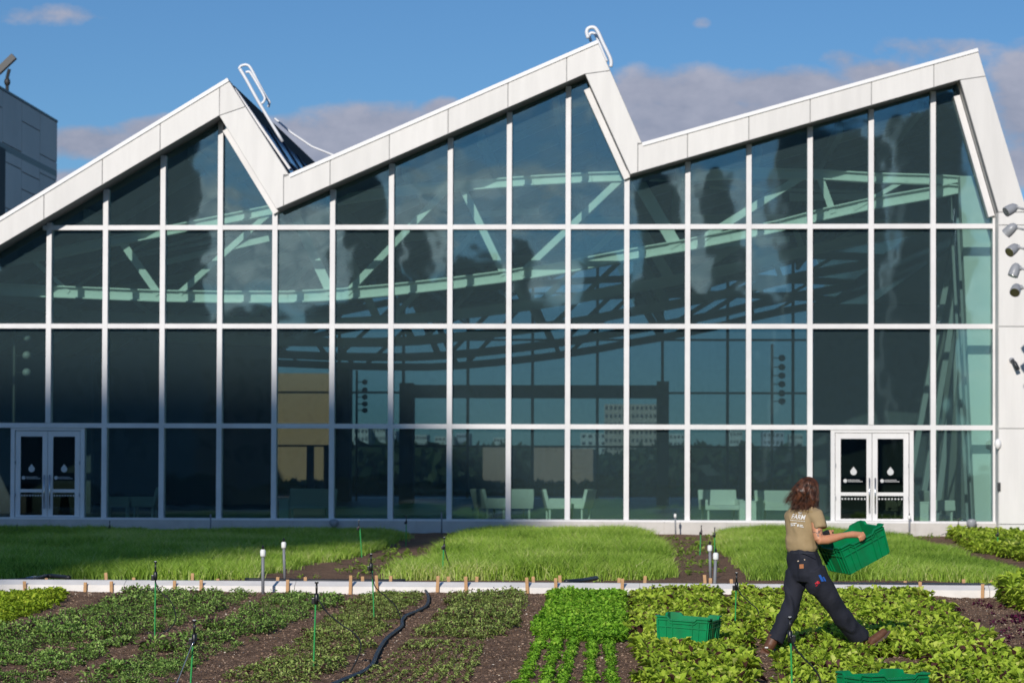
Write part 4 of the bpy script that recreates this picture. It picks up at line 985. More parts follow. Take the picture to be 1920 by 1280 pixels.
# ---------------------------------------------------------------- hoses, sprinklers, posts, stakes
def spline(P, k=6):
    Q = []
    for i in range(len(P) - 1):
        p0 = P[max(i - 1, 0)]; p1 = P[i]; p2 = P[i + 1]; p3 = P[min(i + 2, len(P) - 1)]
        for t in range(k):
            t_ = t / k; Q.append(0.5 * ((2 * p1) + (p2 - p0) * t_ + (2 * p0 - 5 * p1 + 4 * p2 - p3) * t_ * t_ + (3 * p1 - p0 - 3 * p2 + p3) * t_ ** 3))
    Q.append(P[-1]); return Q
M_hose = mat('black_hose', (0.028, 0.03, 0.035), rough=0.45, var=.3, vscale=6)
M_green = mat('green_stake_plastic', (0.02, 0.33, 0.07), rough=0.4)
M_blackp = mat('black_plastic', (0.012, 0.012, 0.013), rough=0.35)
M_wood_s = mat('pale_pine', (0.62, 0.36, 0.17), rough=0.75, var=.25, vscale=9)
M_pipe = mat('grey_pvc', (0.22, 0.23, 0.25), rough=0.5)
M_whitecap = mat('white_cap', (0.85, 0.85, 0.82), rough=0.4)
hp = [on_z(x, y, .045) for x, y in ((797, 1104), (803, 1118), (800, 1130), (784, 1140), (762, 1150), (754, 1160), (753, 1170), (738, 1182), (722, 1196), (708, 1216), (698, 1236), (682, 1252), (655, 1264), (632, 1274), (605, 1290), (570, 1310))]
for p in hp: p.z = soil_h(p.x, p.y) + .025
tag(MB().tube(spline(hp, 8), .020, 10).build('garden_hose', M_hose, None, smooth=True), 'thick black hose winding down the path to the bottom edge', 'hose')
hp = [on_z(x, y, .12) for x, y in ((-40, 1090), (20, 1088), (55, 1086), (75, 1082), (92, 1079), (130, 1082))]
hz_ = empty('garden_hose', hp[0]); tag(hz_, 'thin black hose with a silver coupling lying on the left end of the walkway', 'hose')
MB().tube(spline(hp, 4), .03, 8).build('tube', M_hose, hz_, smooth=True)
MB().tube([on_z(52, 1085.5, .12), on_z(67, 1083.5, .12)], .038, 10).build('coupling', M_chrome, hz_, smooth=True)
hp = [on_z(x, y, .14) for x, y in ((1060, 1090), (1090, 1088), (1118, 1083))]
tag(MB().tube(spline(hp, 4), .035, 8).build('garden_hose', M_hose, None, smooth=True), 'short black hose end lying at the edge of the middle grass bed', 'hose')
hp = [on_z(x, y, .06) for x, y in ((460, 1086), (520, 1087), (600, 1088.5), (700, 1088.5), (760, 1088))]
tag(MB().tube(spline(hp, 4), .028, 8).build('garden_hose', M_hose, None, smooth=True), 'thin black hose along the back edge of the walkway left of centre', 'hose')

def sprinkler(top, base, lab, tube=None, side=1, back=False, silver=False):
    b = on_z(base[0], base[1], 0); Y = b.y; t = on_y(top[0], top[1], Y); r = empty('sprinkler', (b.x, Y, 0)); tag(r, lab, 'sprinkler', 'green sprinkler stakes')
    h = t.z; hx = t.x
    MB().tube([(b.x, Y, -.08), (b.x + (hx - b.x) * .7, Y, h - .16)], .0075 if not back else .011, 6).build('stake', M_green, r)
    tx = hx; e = MB()
    e.lathe([(.008, -.10), (.010, -.05), (.008, 0)], (tx, Y - .01, h - .01), 8)
    e.lathe([(.016, 0), (.018, .01), (.014, .014)], (tx, Y - .01, h - .014), 10)
    e.lathe([(.017, -.19), (.02, -.16), (.02, -.11), (.012, -.10)], (tx, Y - .01, h), 10)
    e.build('nozzle', M_blackp, r, smooth=True)
    MB().box((tx - .03 * side, Y, h - .165), (.028, .028, .055)).build('clamp', M_blackp, r, bevel=.006)
    MB().box((tx - .014 * side, Y - .005, h - .155), (.02, .014, .014)).build('bracket', M_blackp, r)
    MB().lathe([(.012, 0), (.012, .004)], (tx, Y - .01, h), 10).build('cap', M_whitecap, r)
    if tube:
        P = [Vector((tx, Y - .01, h - .19))] + [on_y(x, y, Y - .05) for x, y in tube]
        MB().tube(spline(P, 6), .0065 if not back else .009, 6).build('feed_tube', M_chrome if silver else M_blackp, r, smooth=True)
sprinkler((292, 1052), (290, 1197), 'sprinkler standing in the left feathery bed with a curved black feed tube', [(293, 1095), (300, 1108), (318, 1124), (327, 1142), (329, 1162), (316, 1180), (300, 1190)])
sprinkler((365, 1162), (355, 1302), 'sprinkler nearest the bottom left with a straight silver feed tube', [(362, 1205), (350, 1235), (332, 1280), (322, 1300)], silver=True)
sprinkler((594, 1090), (587, 1257), 'sprinkler in the olive bed left of the black hose, the taller front one', [(597, 1124), (612, 1146), (640, 1170), (662, 1185), (676, 1205), (672, 1230), (655, 1262)])
sprinkler((696, 1038), (702, 1162), 'sprinkler in front of the walkway just left of the top of the black hose', [(698, 1078), (704, 1100), (724, 1118), (742, 1136), (752, 1160)])
sprinkler((1381, 1073), (1378, 1178), 'sprinkler on the dark path between the crate and the person', [(1382, 1096), (1388, 1112), (1405, 1128), (1420, 1142), (1424, 1158)])
sprinkler((1481, 1156), (1486, 1310), 'sprinkler in front of the walking person with a long curved feed tube', [(1481, 1192), (1490, 1212), (1506, 1232), (1524, 1250), (1537, 1270), (1540, 1295)], side=-1)
sprinkler((833, 1007), (829, 1085), 'sprinkler at the left edge of the sunlit middle grass bed', [(834, 1030), (838, 1045), (843, 1060), (840, 1075)], back=True)
sprinkler((673, 975), (679, 1045), 'sprinkler at the back of the shaded grass bed left of the bare strip', None, back=True)
sprinkler((762, 966), (761, 1022), 'sprinkler against the base wall at the back of the bare strip', None, back=True)
sprinkler((1315, 984), (1312, 1040), 'sprinkler in the right bare strip, the one further left', None, back=True)
sprinkler((1340, 988), (1340, 1050), 'sprinkler at the left edge of the right grass bed', None, back=True)
sprinkler((1871, 988), (1870, 1040), 'sprinkler in the leafy bed at the far right', None, back=True)
sprinkler((1797, 973), (1796, 1006), 'short sprinkler by the base wall with a trailing thin tube', [(1795, 985), (1785, 995), (1765, 1002)], back=True)
sprinkler((32, 983), (33, 1012), 'short dark sprinkler by the base wall at the far left', None, back=True)
sprinkler((206, 976), (205, 1010), 'short dark sprinkler by the shaded base wall under the third mullion', None, back=True)

def post(top, base, lab, r_=.022, cap=True):
    b = on_z(base[0], base[1], 0); t = on_y(top[0], top[1], b.y); r = empty('riser_post', (b.x, b.y, 0)); tag(r, lab, 'post', 'grey riser posts')
    MB().tube([(b.x, b.y, -.05), (b.x + (t.x - b.x), b.y, t.z - .05)], r_, 8).build('pipe', M_pipe, r, smooth=True)
    if cap:
        MB().lathe([(r_ * 1.5, -.10), (r_ * 1.75, -.08), (r_ * 1.75, -.02), (r_ * 1.2, 0)], (t.x, b.y, t.z - .01), 12).build('cap', M_whitecap, r, smooth=True)
        MB().lathe([(r_ * .5, 0), (r_ * .8, .03), (r_ * .3, .06)], (t.x, b.y, t.z - .01), 8).build('nozzle', M_blackp, r)
post((493, 1028), (493, 1113), 'grey riser post with white cap in front of the walkway left of centre')
post((532, 1014), (534, 1086), 'grey riser post with white cap behind the walkway left of centre')
post((1331, 1020), (1332, 1086), 'grey riser post with white cap behind the walkway, left of the path')
post((1342, 1034), (1339, 1114), 'grey riser post with white cap in front of the walkway, left of the path')
post((1266, 962), (1267, 1003), 'thin post with a white knob by the base wall at the right bare strip', .02)
post((1705, 965), (1705, 1004), 'thin grey post by the base wall beside the right door', .025)
post((395, 960), (395, 1001), 'thin dark post by the shaded base wall', .02, False)
post((828, 956), (828, 1001), 'thin dark post by the shaded base wall near the centre', .02, False)
def flood(px, lab):
    c = on_y(px, 985, GY - .55); r = empty('floodlight', (c.x, GY - .55, 0)); tag(r, lab, 'floodlight')
    MB().lathe([(.03, -.02), (.08, .02), (.13, .09), (.135, .15), (.12, .17)], (c.x, GY - .55, c.z - .03), 16, (0, .5, 1)).build('head', M_grey, r, smooth=True)
    MB().tube([(c.x, GY - .55, -.03), (c.x, GY - .55, c.z - .03)], .03, 8).build('stem', M_darkmetal, r)
flood(1822, 'grey floodlight on the ground at the base wall near the right corner'); flood(626, 'dark floodlight at the shaded base wall left of centre')
rod = on_z(1553, 1004, 0)

# wooden stakes in two rows along the walkway
def ordw(n): return ['first', 'second', 'third', 'fourth', 'fifth', 'sixth', 'seventh', 'eighth', 'ninth', 'tenth', 'eleventh', 'twelfth', 'thirteenth', 'fourteenth', 'fifteenth', 'sixteenth', 'seventeenth', 'eighteenth', 'nineteenth', 'twentieth', 'twenty-first', 'twenty-second', 'twenty-third', 'twenty-fourth'][n]
stake = MB().box((0, 0, .06), (.045, .022, .32)).build('stake', M_wood_s, None, bevel=.003); first = True
def put_stake(px, Y, ztop, lab, tilt):
    global first
    o = stake if first else stake.copy()
    if not first: COL.objects.link(o)
    first = False; p = on_y(px, 1100, Y); o.location = (p.x, Y, ztop - .22); o.rotation_euler = (0, tilt, rr.uniform(-.3, .3)); o.name = 'wooden_stake'
    tag(o, lab, 'stake', 'wooden stakes along the walkway')
front = [(-10, 1097), (47, 1089), (159, 1091), (209, 1089), (327, 1088), (377, 1086), (539, 1086), (657, 1078), (707, 1078), (820, 1079), (874, 1080), (989, 1082), (1042, 1083), (1166, 1084), (1725, 1090), (1842, 1094)]
for i, (px, pt) in enumerate(front): put_stake(px, wy0 - .03, on_y(px, pt, wy0 - .03).z, 'wooden stake on the front edge of the walkway, %s from the left' % ordw(i), rr.uniform(-.06, .06))
backr = [(89, 1083), (200, 1073), (252, 1082), (360, 1074), (410, 1084), (519, 1081), (572, 1081), (680, 1080), (731, 1079), (842, 1080), (892, 1080), (1001, 1080), (1051, 1078), (1159, 1083), (1208, 1079), (1323, 1077), (1331, 1083), (1373, 1085), (1696, 1088), (1808, 1085), (1859, 1088), (1893, 1094)]
for i, (px, pt) in enumerate(backr): put_stake(px, wy0 + .84, on_y(px, pt, wy0 + .84).z, 'wooden stake behind the walkway, %s from the left' % ordw(i), rr.uniform(-.08, .08))

# ---------------------------------------------------------------- harvest crates
M_crate = mat('green_crate_plastic', (0.0, 0.255, 0.085), rough=0.4, spec=.45, base2=(.006, .19, .065), vscale=7)
def crate(M4, lab, name='harvest_crate'):
    """open harvest crate, local box .52 x .40 x .30 with origin at the middle of its base"""
    r = empty(name); r.matrix_world = M4; tag(r, lab, 'crate', 'green harvest crates')
    bpy.context.view_layer.update()
    L0, W0, H = .52, .40, .30; tp = .022; t = .006
    def wall(side):
        mb = MB()
        # tapered panel, inside face and outside face
        if side in ('x0', 'x1'):
            s = -1 if side == 'x0' else 1; a, b = W0 / 2, L0 / 2
            def P(u, z, o=0): k = 1 - tp * 2 * (1 - z / H) / L0; return Vector((s * (b - tp * (1 - z / H) + o), u * (a - tp * (1 - z / H)), z))
        else:
            s = -1 if side == 'y0' else 1; a, b = L0 / 2, W0 / 2
            def P(u, z, o=0): return Vector((u * (a - tp * (1 - z / H)), s * (b - tp * (1 - z / H) + o), z))
        # corners rise above the middle of every side
        dip = .028; prof_ = [(-1, H), (-.58, H), (-.48, H - dip), (.48, H - dip), (.58, H), (1, H)]
        lo = [(u, 0) for u, _ in prof_]
        for (u0, z0), (u1, z1) in zip(prof_, prof_[1:]):
            q = [P(u0, 0), P(u1, 0), P(u1, z1), P(u0, z0)]; qi = [P(u0, 0, -t), P(u1, 0, -t), P(u1, z1, -t), P(u0, z0, -t)]
            mb.add(q + qi, [(0, 1, 2, 3), (4, 7, 6, 5), (3, 2, 6, 7), (0, 4, 5, 1), (0, 3, 7, 4), (1, 5, 6, 2)])
        rb = MB()
        for (u0, z0), (u1, z1) in zip(prof_, prof_[1:]):      # rim lips following the profile
            for dz, th, dep in ((-.006, .012, .016), (-.036, .008, .013)):
                a0, a1 = P(u0, z0 + dz), P(u1, z1 + dz); nrm = Vector((s, 0, 0)) if side[0] == 'x' else Vector((0, s, 0))
                up = Vector((0, 0, 1)) * th / 2
                rb.add([a0 - up, a1 - up, a1 + up, a0 + up] + [v + nrm * dep for v in (a0 - up, a1 - up, a1 + up, a0 + up)], [(0, 1, 2, 3), (4, 7, 6, 5), (3, 2, 6, 7), (0, 4, 5, 1), (0, 3, 7, 4), (1, 5, 6, 2)])
        zb = H * .66; a0, a1 = P(-1, zb), P(1, zb); nrm = Vector((s, 0, 0)) if side[0] == 'x' else Vector((0, s, 0)); up = Vector((0, 0, .005))
        rb.add([a0 - up, a1 - up, a1 + up, a0 + up] + [v + nrm * .011 for v in (a0 - up, a1 - up, a1 + up, a0 + up)], [(0, 1, 2, 3), (4, 7, 6, 5), (3, 2, 6, 7), (0, 4, 5, 1), (0, 3, 7, 4), (1, 5, 6, 2)])
        rv = mb
        for u in (-.97, -.66, -.40, .40, .66, .97):
            for z0, z1 in ((.012, H * .64), (H * .68, H - .045)):
                p0, p1 = P(u, z0), P(u, z1); ax = Vector((0, 1, 0)) if side[0] == 'x' else Vector((1, 0, 0)); e = ax * .0045
                rv.add([p0 - e, p0 + e, p1 + e, p1 - e] + [v + nrm * .012 for v in (p0 - e, p0 + e, p1 + e, p1 - e)], [(0, 1, 2, 3), (4, 7, 6, 5), (3, 2, 6, 7), (0, 4, 5, 1), (0, 3, 7, 4), (1, 5, 6, 2)])
        w = mb.build('side_wall', M_crate, r, world=False); rb.build('rim', M_crate, w, world=False)
    for sd in ('x0', 'x1', 'y0', 'y1'): wall(sd)
    MB().box((0, 0, .006), (L0 - 2 * tp, W0 - 2 * tp, .008)).build('crate_floor', M_crate, r, world=False)
    return r
def frame(o, e1, e2):
    e1 = Vector(e1).normalized(); e2 = Vector(e2); e2 = (e2 - e1 * e2.dot(e1)).normalized(); e3 = e1.cross(e2)
    m = Matrix((e1, e2, e3)).transposed().to_4x4(); m.translation = o; return m
def place_crate(corner, e1, e2, lab):
    """corner = rim corner nearest the viewer; e1 long axis away from it, e2 short axis away from it"""
    fm_ = frame(Vector(), e1, e2); q = fm_.to_3x3()
    if q.determinant() < 0: pass
    flip = q.col[2].z < 0
    return fm_, q
def put_crate(cpx, Y, long_dir, short_dir, near, lab):
    """near: local position of the matched rim corner (sx, sy) in half sizes"""
    fm_ = frame(Vector(), long_dir, short_dir); q = fm_.to_3x3(); c = on_y(cpx[0], cpx[1], Y)
    o = c - q @ Vector((near[0] * .26, near[1] * .20, .30)); fm_.translation = o; return crate(fm_, lab), fm_
# crate standing in the mustard bed: matched at its near right rim corner
b_ = on_z(1325, 1218, .0)
put_crate((1328, 1160), b_.y, (.49, -.17, -.025), (.11, .32, .01), (1, -1), 'green crate standing in the leaves left of the walking person')
b_ = on_z(1634, 1338, 0)
put_crate((1633, 1265), b_.y, (.44, .277, 0), (-.215, .34, .0), (-1, -1), 'green crate cut off by the bottom edge at right')
# ---------------------------------------------------------------- the person carrying a crate
YP = on_z(1500, 1222, 0).y
def B(px, py, dy=0.0): return on_y(px, py, YP + dy)
M_skin = bpy.data.materials.new('skin'); M_skin.use_nodes = True
def skin_nodes():
    nt = M_skin.node_tree; N = nt.nodes; L = nt.links; b = N['Principled BSDF']; b.inputs['Roughness'].default_value = .5; b.inputs['Subsurface Weight'].default_value = .15; b.inputs['Subsurface Radius'].default_value = (.02, .008, .004); b.inputs['Subsurface Scale'].default_value = .5
    g = N.new('ShaderNodeNewGeometry'); n = N.new('ShaderNodeTexNoise'); n.inputs['Scale'].default_value = 42; n.inputs['Detail'].default_value = 2; L.new(g.outputs['Position'], n.inputs['Vector'])
    # tattoo on the upper arm
    d = N.new('ShaderNodeVectorMath'); d.operation = 'DISTANCE'; L.new(g.outputs['Position'], d.inputs[0]); d.inputs[1].default_value = B(1531, 996, -.21)
    lt = N.new('ShaderNodeMath'); lt.operation = 'LESS_THAN'; lt.inputs[1].default_value = .058; L.new(d.outputs['Value'], lt.inputs[0])
    gt = N.new('ShaderNodeMath'); gt.operation = 'GREATER_THAN'; gt.inputs[1].default_value = .55; L.new(n.outputs[0], gt.inputs[0])
    m = N.new('ShaderNodeMath'); m.operation = 'MULTIPLY'; L.new(lt.outputs[0], m.inputs[0]); L.new(gt.outputs[0], m.inputs[1])
    m2 = N.new('ShaderNodeMath'); m2.operation = 'MULTIPLY'; m2.inputs[1].default_value = .75; L.new(m.outputs[0], m2.inputs[0])
    mx = N.new('ShaderNodeMix'); mx.data_type = 'RGBA'; L.new(m2.outputs[0], mx.inputs['Factor']); mx.inputs['A'].default_value = (.62, .285, .155, 1); mx.inputs['B'].default_value = (.09, .08, .08, 1)
    L.new(mx.outputs['Result'], b.inputs['Base Color'])
skin_nodes()
M_shirt = mat('khaki_cotton', (0.38, 0.275, 0.145), rough=.9, var=.08, vscale=14, bump=.25, bscale=9, dist=.03, coord='Object')
M_jean = mat('navy_canvas', (0.014, 0.016, 0.028), rough=.85, var=.3, vscale=10, bump=.3, bscale=8, dist=.03)
M_boot = mat('brown_leather', (0.16, 0.068, 0.035), rough=.5, var=.35, vscale=16)
M_sole = mat('boot_sole', (0.09, 0.055, 0.04), rough=.8)
M_hair = mat('brown_hair', (0.13, 0.047, 0.022), rough=.42, spec=.4, base2=(0.02, .009, .006), vscale=26, det=3)
M_print = mat('white_print', (.75, .74, .70), rough=.7)
M_yline = mat('ochre_print', (.36, .24, .08), rough=.8)

def remesh(mb, name, m, parent, vox=.010, sm=6, wr=0.0, wscale=9.0):
    o = mb.build('tmp', m, None)
    md = o.modifiers.new('r', 'REMESH'); md.mode = 'VOXEL'; md.voxel_size = vox
    ms = o.modifiers.new('s', 'SMOOTH'); ms.iterations = sm; ms.factor = .5
    dg = bpy.context.evaluated_depsgraph_get(); me = bpy.data.meshes.new_from_object(o.evaluated_get(dg)); bpy.data.objects.remove(o, do_unlink=True)
    if wr:
        nv = len(me.vertices)
        for v in me.vertices:
            p = v.co; q = Vector((p.x * wscale, p.y * wscale, p.z * wscale * .55 + p.x * wscale * .4))
            a = max(.15, 1 - abs(noise.noise(q)) * 2.6); v.co = p + v.normal * (a - .4) * wr
    inv = wmat(parent).inverted()
    for v in me.vertices: v.co = inv @ v.co
    me.polygons.foreach_set('use_smooth', [True] * len(me.polygons)); me.materials.clear(); me.materials.append(m); me.name = name
    o = bpy.data.objects.new(name, me); COL.objects.link(o); o.parent = parent; return o
def loft(mb, rings, n=24):
    """rings: (center, lateral axis, a, forward axis, b)"""
    vs = []; fs = []
    for (c, la, a, fw, b) in rings:
        for k in range(n):
            t = 2 * math.pi * k / n; vs.append(c + la * (a * math.copysign(abs(math.cos(t)) ** .85, math.cos(t))) + fw * (b * math.copysign(abs(math.sin(t)) ** .85, math.sin(t))))
    m = len(rings)
    for i in range(m - 1):
        for k in range(n): fs.append((i * n + k, i * n + (k + 1) % n, (i + 1) * n + (k + 1) % n, (i + 1) * n + k))
    fs += [tuple(reversed(range(n))), tuple(range((m - 1) * n, m * n))]; return mb.add(vs, fs)
LA = Vector((.77, -.64, 0)); FWD = Vector((.64, .77, 0)); LP = Vector((.62, -.78, 0)).normalized(); FP = Vector((.78, .62, 0)).normalized()
per = empty('person', (B(1505, 1222).x, YP, 0)); tag(per, 'person in khaki t-shirt and navy trousers striding right with a green crate in both hands', 'person')

# crate in the hands first (top-level thing of its own)
E1 = Vector((.40, .20, .205)); E2 = Vector((-.20, .35, .02))
cr3, CM = put_crate((1574, 1026), YP - .14, E1, E2, (-1, -1), 'green crate carried tilted in the hands of the walking person')
CMw = CM
def cpt(x, y, z): return CMw @ Vector((x, y, z))
RH = cpt(-.035, -.20, .285); LH = cpt(-.02, .20, .285)

# ---- shirt
sh = MB()
rings = []
for py, cx, a, b in ((953, 1508, .085, .07), (957, 1508, .135, .085), (963, 1507, .178, .10), (973, 1506, .188, .118), (988, 1505, .175, .125), (1004, 1504, .158, .122), (1018, 1503, .156, .128), (1027, 1504, .160, .132), (1033, 1504, .146, .12), (1036, 1504, .140, .11)):
    rings.append((B(cx, py), LA, a, FWD, b))
loft(sh, rings)
sh.tube([B(1522, 962, -.06), B(1531, 968, -.13), B(1536, 980, -.165), B(1538, 990, -.18)], [.07, .075, .069, .068], 14)
sh.tube([B(1492, 962, .06), B(1484, 968, .12), B(1488, 982, .19), B(1496, 992, .24)], [.07, .073, .067, .065], 14)
shirt = remesh(sh, 'shirt', M_shirt, per, .010, 4, .011, 7)
# ---- trousers
tr = MB(); rings = []
for py, cx, a, b in ((1029, 1504, .142, .112), (1034, 1504, .147, .116), (1048, 1507, .165, .13), (1064, 1510, .180, .145), (1078, 1513, .178, .15), (1090, 1514, .15, .13)):
    rings.append((B(cx, py), LP, a, FP, b))
loft(tr, rings)
tr.tube([B(1494, 1070, .06), B(1491, 1090, .05), B(1488, 1118, .03), B(1479, 1148, -.01), B(1464, 1177, -.06), B(1452, 1203, -.10)], [.115, .105, .086, .078, .083, .088], 18)
tr.tube([B(1524, 1068, -.06), B(1534, 1092, -.06), B(1553, 1118, -.03), B(1574, 1148, .04), B(1596, 1176, .13), B(1614, 1197, .19)], [.125, .122, .105, .092, .09, .092], 18)
trous = remesh(tr, 'trousers', M_jean, per, .010, 4, .024, 6)
MB().box(B(1504, 1032), (.01, .01, .01))
# belt loops and waistband line
# ---- boots
def boot(shaft, foot, fr, sole_off, name='boot'):
    mb = MB(); mb.tube(shaft[0], shaft[1], 12); mb.tube(foot, fr, 14)
    o = remesh(mb, name, M_boot, per, .007, 4)
    s = MB(); d = (foot[-1] - foot[0]).normalized(); so = sole_off
    pts = [foot[0] + so - d * .025, foot[1] + so, foot[2] + so, foot[-1] + so * .8 + d * .02]
    lat = d.cross(so.normalized()); vs = []
    for p, w in zip(pts, (.036, .036, .045, .028)):
        for sx in (-1, 1):
            for t in (0, .022): vs.append(p + lat * sx * w + so.normalized() * (t - .008))
    fs = []
    for i in range(3):
        b = i * 4; c = b + 4; fs += [(b, c, c + 2, b + 2), (b + 1, b + 3, c + 3, c + 1), (b, b + 1, c + 1, c), (b + 2, c + 2, c + 3, b + 3)]
    fs += [(0, 2, 3, 1), (12, 13, 15, 14)]
    q = MB(); q.add(vs, fs); q.build('sole', M_sole, o); return o
rb = boot(([B(1452, 1192, -.1), B(1444, 1208, -.11), B(1438, 1219, -.1)], [.058, .054, .05]), [B(1434, 1221, -.12), B(1440, 1222, -.02), B(1450, 1223, .07), B(1456, 1225, .13)], [.046, .046, .043, .032], Vector((0, 0, -.038)))
sv = (Vector((1666, 1186)) - Vector((1634, 1219))).normalized(); nrm = B(1650 + 8, 1200 + 8, .2) - B(1650, 1200, .2)
boot(([B(1612, 1192, .19), B(1621, 1198, .2), B(1628, 1203, .2)], [.05, .052, .05]), [B(1628, 1207, .2), B(1640, 1198, .23), B(1652, 1189, .26), B(1660, 1181, .28)], [.046, .046, .043, .034], nrm.normalized() * .036)
MB().box(B(1437, 1213, -.165), (.03, .008, .012)).build('pull_tab', M_print, rb)

# ---- body: one continuous surface
bd = MB()
hc = B(1517, 920, -.0); hf = Vector((.78, .45, -.40)).normalized(); hl = hf.cross(Vector((0, 0, 1))).normalized(); hu = hl.cross(hf).normalized()
HM = Matrix((hl, hf, hu)).transposed()
bd.ell(hc + hu * .02, (.074, .09, .092), HM, 20, 14); bd.ell(hc + hf * .022 - hu * .05, (.056, .066, .065), HM, 16, 10)
bd.ell(hc + hf * .092 - hu * .012, (.012, .02, .022), HM, 10, 8)       # nose
bd.ell(hc + hf * .073 - hu * .062, (.024, .016, .01), HM, 10, 8)       # mouth
bd.ell(hc + hf * .07 - hu * .095, (.022, .02, .018), HM, 10, 8)        # chin
for s in (-1, 1): bd.ell(hc + hl * s * .074 - hu * .005 - hf * .008, (.009, .02, .03), HM, 10, 8)
bd.tube([B(1508, 957), B(1510, 944), hc - hu * .055 - hf * .01], [.062, .05, .052], 14)
rings = []
for py, cx, a, b in ((955, 1508, .10, .065), (963, 1507, .16, .085), (975, 1506, .168, .10), (1004, 1504, .13, .09), (1035, 1504, .115, .085), (1064, 1510, .135, .10), (1082, 1513, .11, .09)): rings.append((B(cx, py), LA, a, FWD, b))
loft(bd, rings)
EL = B(1536, 1012, -.20); WR = B(1584, 1003, -.125)
# right arm
bd.tube([B(1522, 964, -.07), B(1530, 970, -.13), B(1532, 985, -.165), B(1533, 1000, -.185), EL], [.05, .056, .054, .048, .043], 14)
bd.tube([B(1534, 1008, -.195), EL, B(1552, 1011, -.18), B(1568, 1007, -.155), WR], [.042, .044, .045, .038, .029], 14)
def hand(mb, wr, rim, xdir, out, up):
    """wr wrist; rim point gripped; xdir along the rim; out = away from the crate wall; up = crate up"""
    kn = rim + up * .035 + out * .015; pal = (kn - wr)
    mb.tube([wr, wr.lerp(kn, .5) + up * .006, kn], [.029, .034, .03], 12, ell=1.0)
    for i, (off, ln, r) in enumerate(((-.034, .9, .0095), (-.012, 1.0, .0105), (.010, .96, .010), (.030, .8, .009))):
        b = kn + xdir * off; 
        k1 = b + up * (.012) + out * .012; k2 = b + out * (.03 * ln) - up * .012; k3 = b + out * (.026 * ln) - up * (.042 * ln); k4 = b + out * .016 - up * (.056 * ln)
        mb.tube([wr.lerp(b, .72), b + up * .008, k1, k2, k3, k4], [r * 1.25, r * 1.25, r * 1.15, r * 1.05, r, r * .85], 8)
    s = -1; tb = wr.lerp(kn, .35) - out * .01
    mb.tube([tb, tb - out * .02 + xdir * (.02) - up * .005, rim - out * .022 + xdir * .012 + up * .0, rim - out * .02 + xdir * .03 - up * .02], [.014, .013, .0115, .0095], 8)
e1n = (CMw.to_3x3() @ Vector((1, 0, 0))).normalized(); e2n = (CMw.to_3x3() @ Vector((0, 1, 0))).normalized(); e3n = (CMw.to_3x3() @ Vector((0, 0, 1))).normalized()
RIM = cpt(-.035 + .02, -.205, .285)
hand(bd, WR, RIM, e1n, -e2n, e3n)
# left arm reaching round to the far rim
LR = cpt(-.06, .205, .285); LW = LR + e3n * .05 - e1n * .075 + e2n * .03; LE = B(1507, 1008, .30)
bd.tube([B(1493, 964, .06), B(1486, 970, .12), B(1490, 985, .2), LE], [.05, .054, .05, .042], 14)
bd.tube([LE, LE.lerp(LW, .4), LW], [.043, .042, .029], 14)
hand(bd, LW, LR, e1n, e2n, e3n)
# legs down into the boots
bd.tube([B(1494, 1075, .06), B(1488, 1118, .03), B(1476, 1150, -.01), B(1462, 1180, -.06), B(1447, 1206, -.1)], [.07, .055, .045, .04, .034], 12)
bd.tube([B(1524, 1075, -.06), B(1552, 1118, -.03), B(1574, 1148, .04), B(1596, 1176, .13), B(1622, 1199, .2)], [.075, .06, .045, .042, .034], 12)
body = remesh(bd, 'body', M_skin, per, .0058, 3)
M_eye = mat('eye_white', (.8, .8, .78), rough=.2); M_iris = mat('dark_iris', (.05, .03, .02), rough=.1)
for s in (-1, 1):
    e = hc + hf * .076 + hl * s * .028 + hu * .012
    MB().ell(e, (.012, .012, .009), HM, 12, 8).build('eye', M_eye, per, smooth=True); MB().ell(e + hf * .008, (.005, .005, .005), HM, 8, 6).build('iris', M_iris, per, smooth=True)

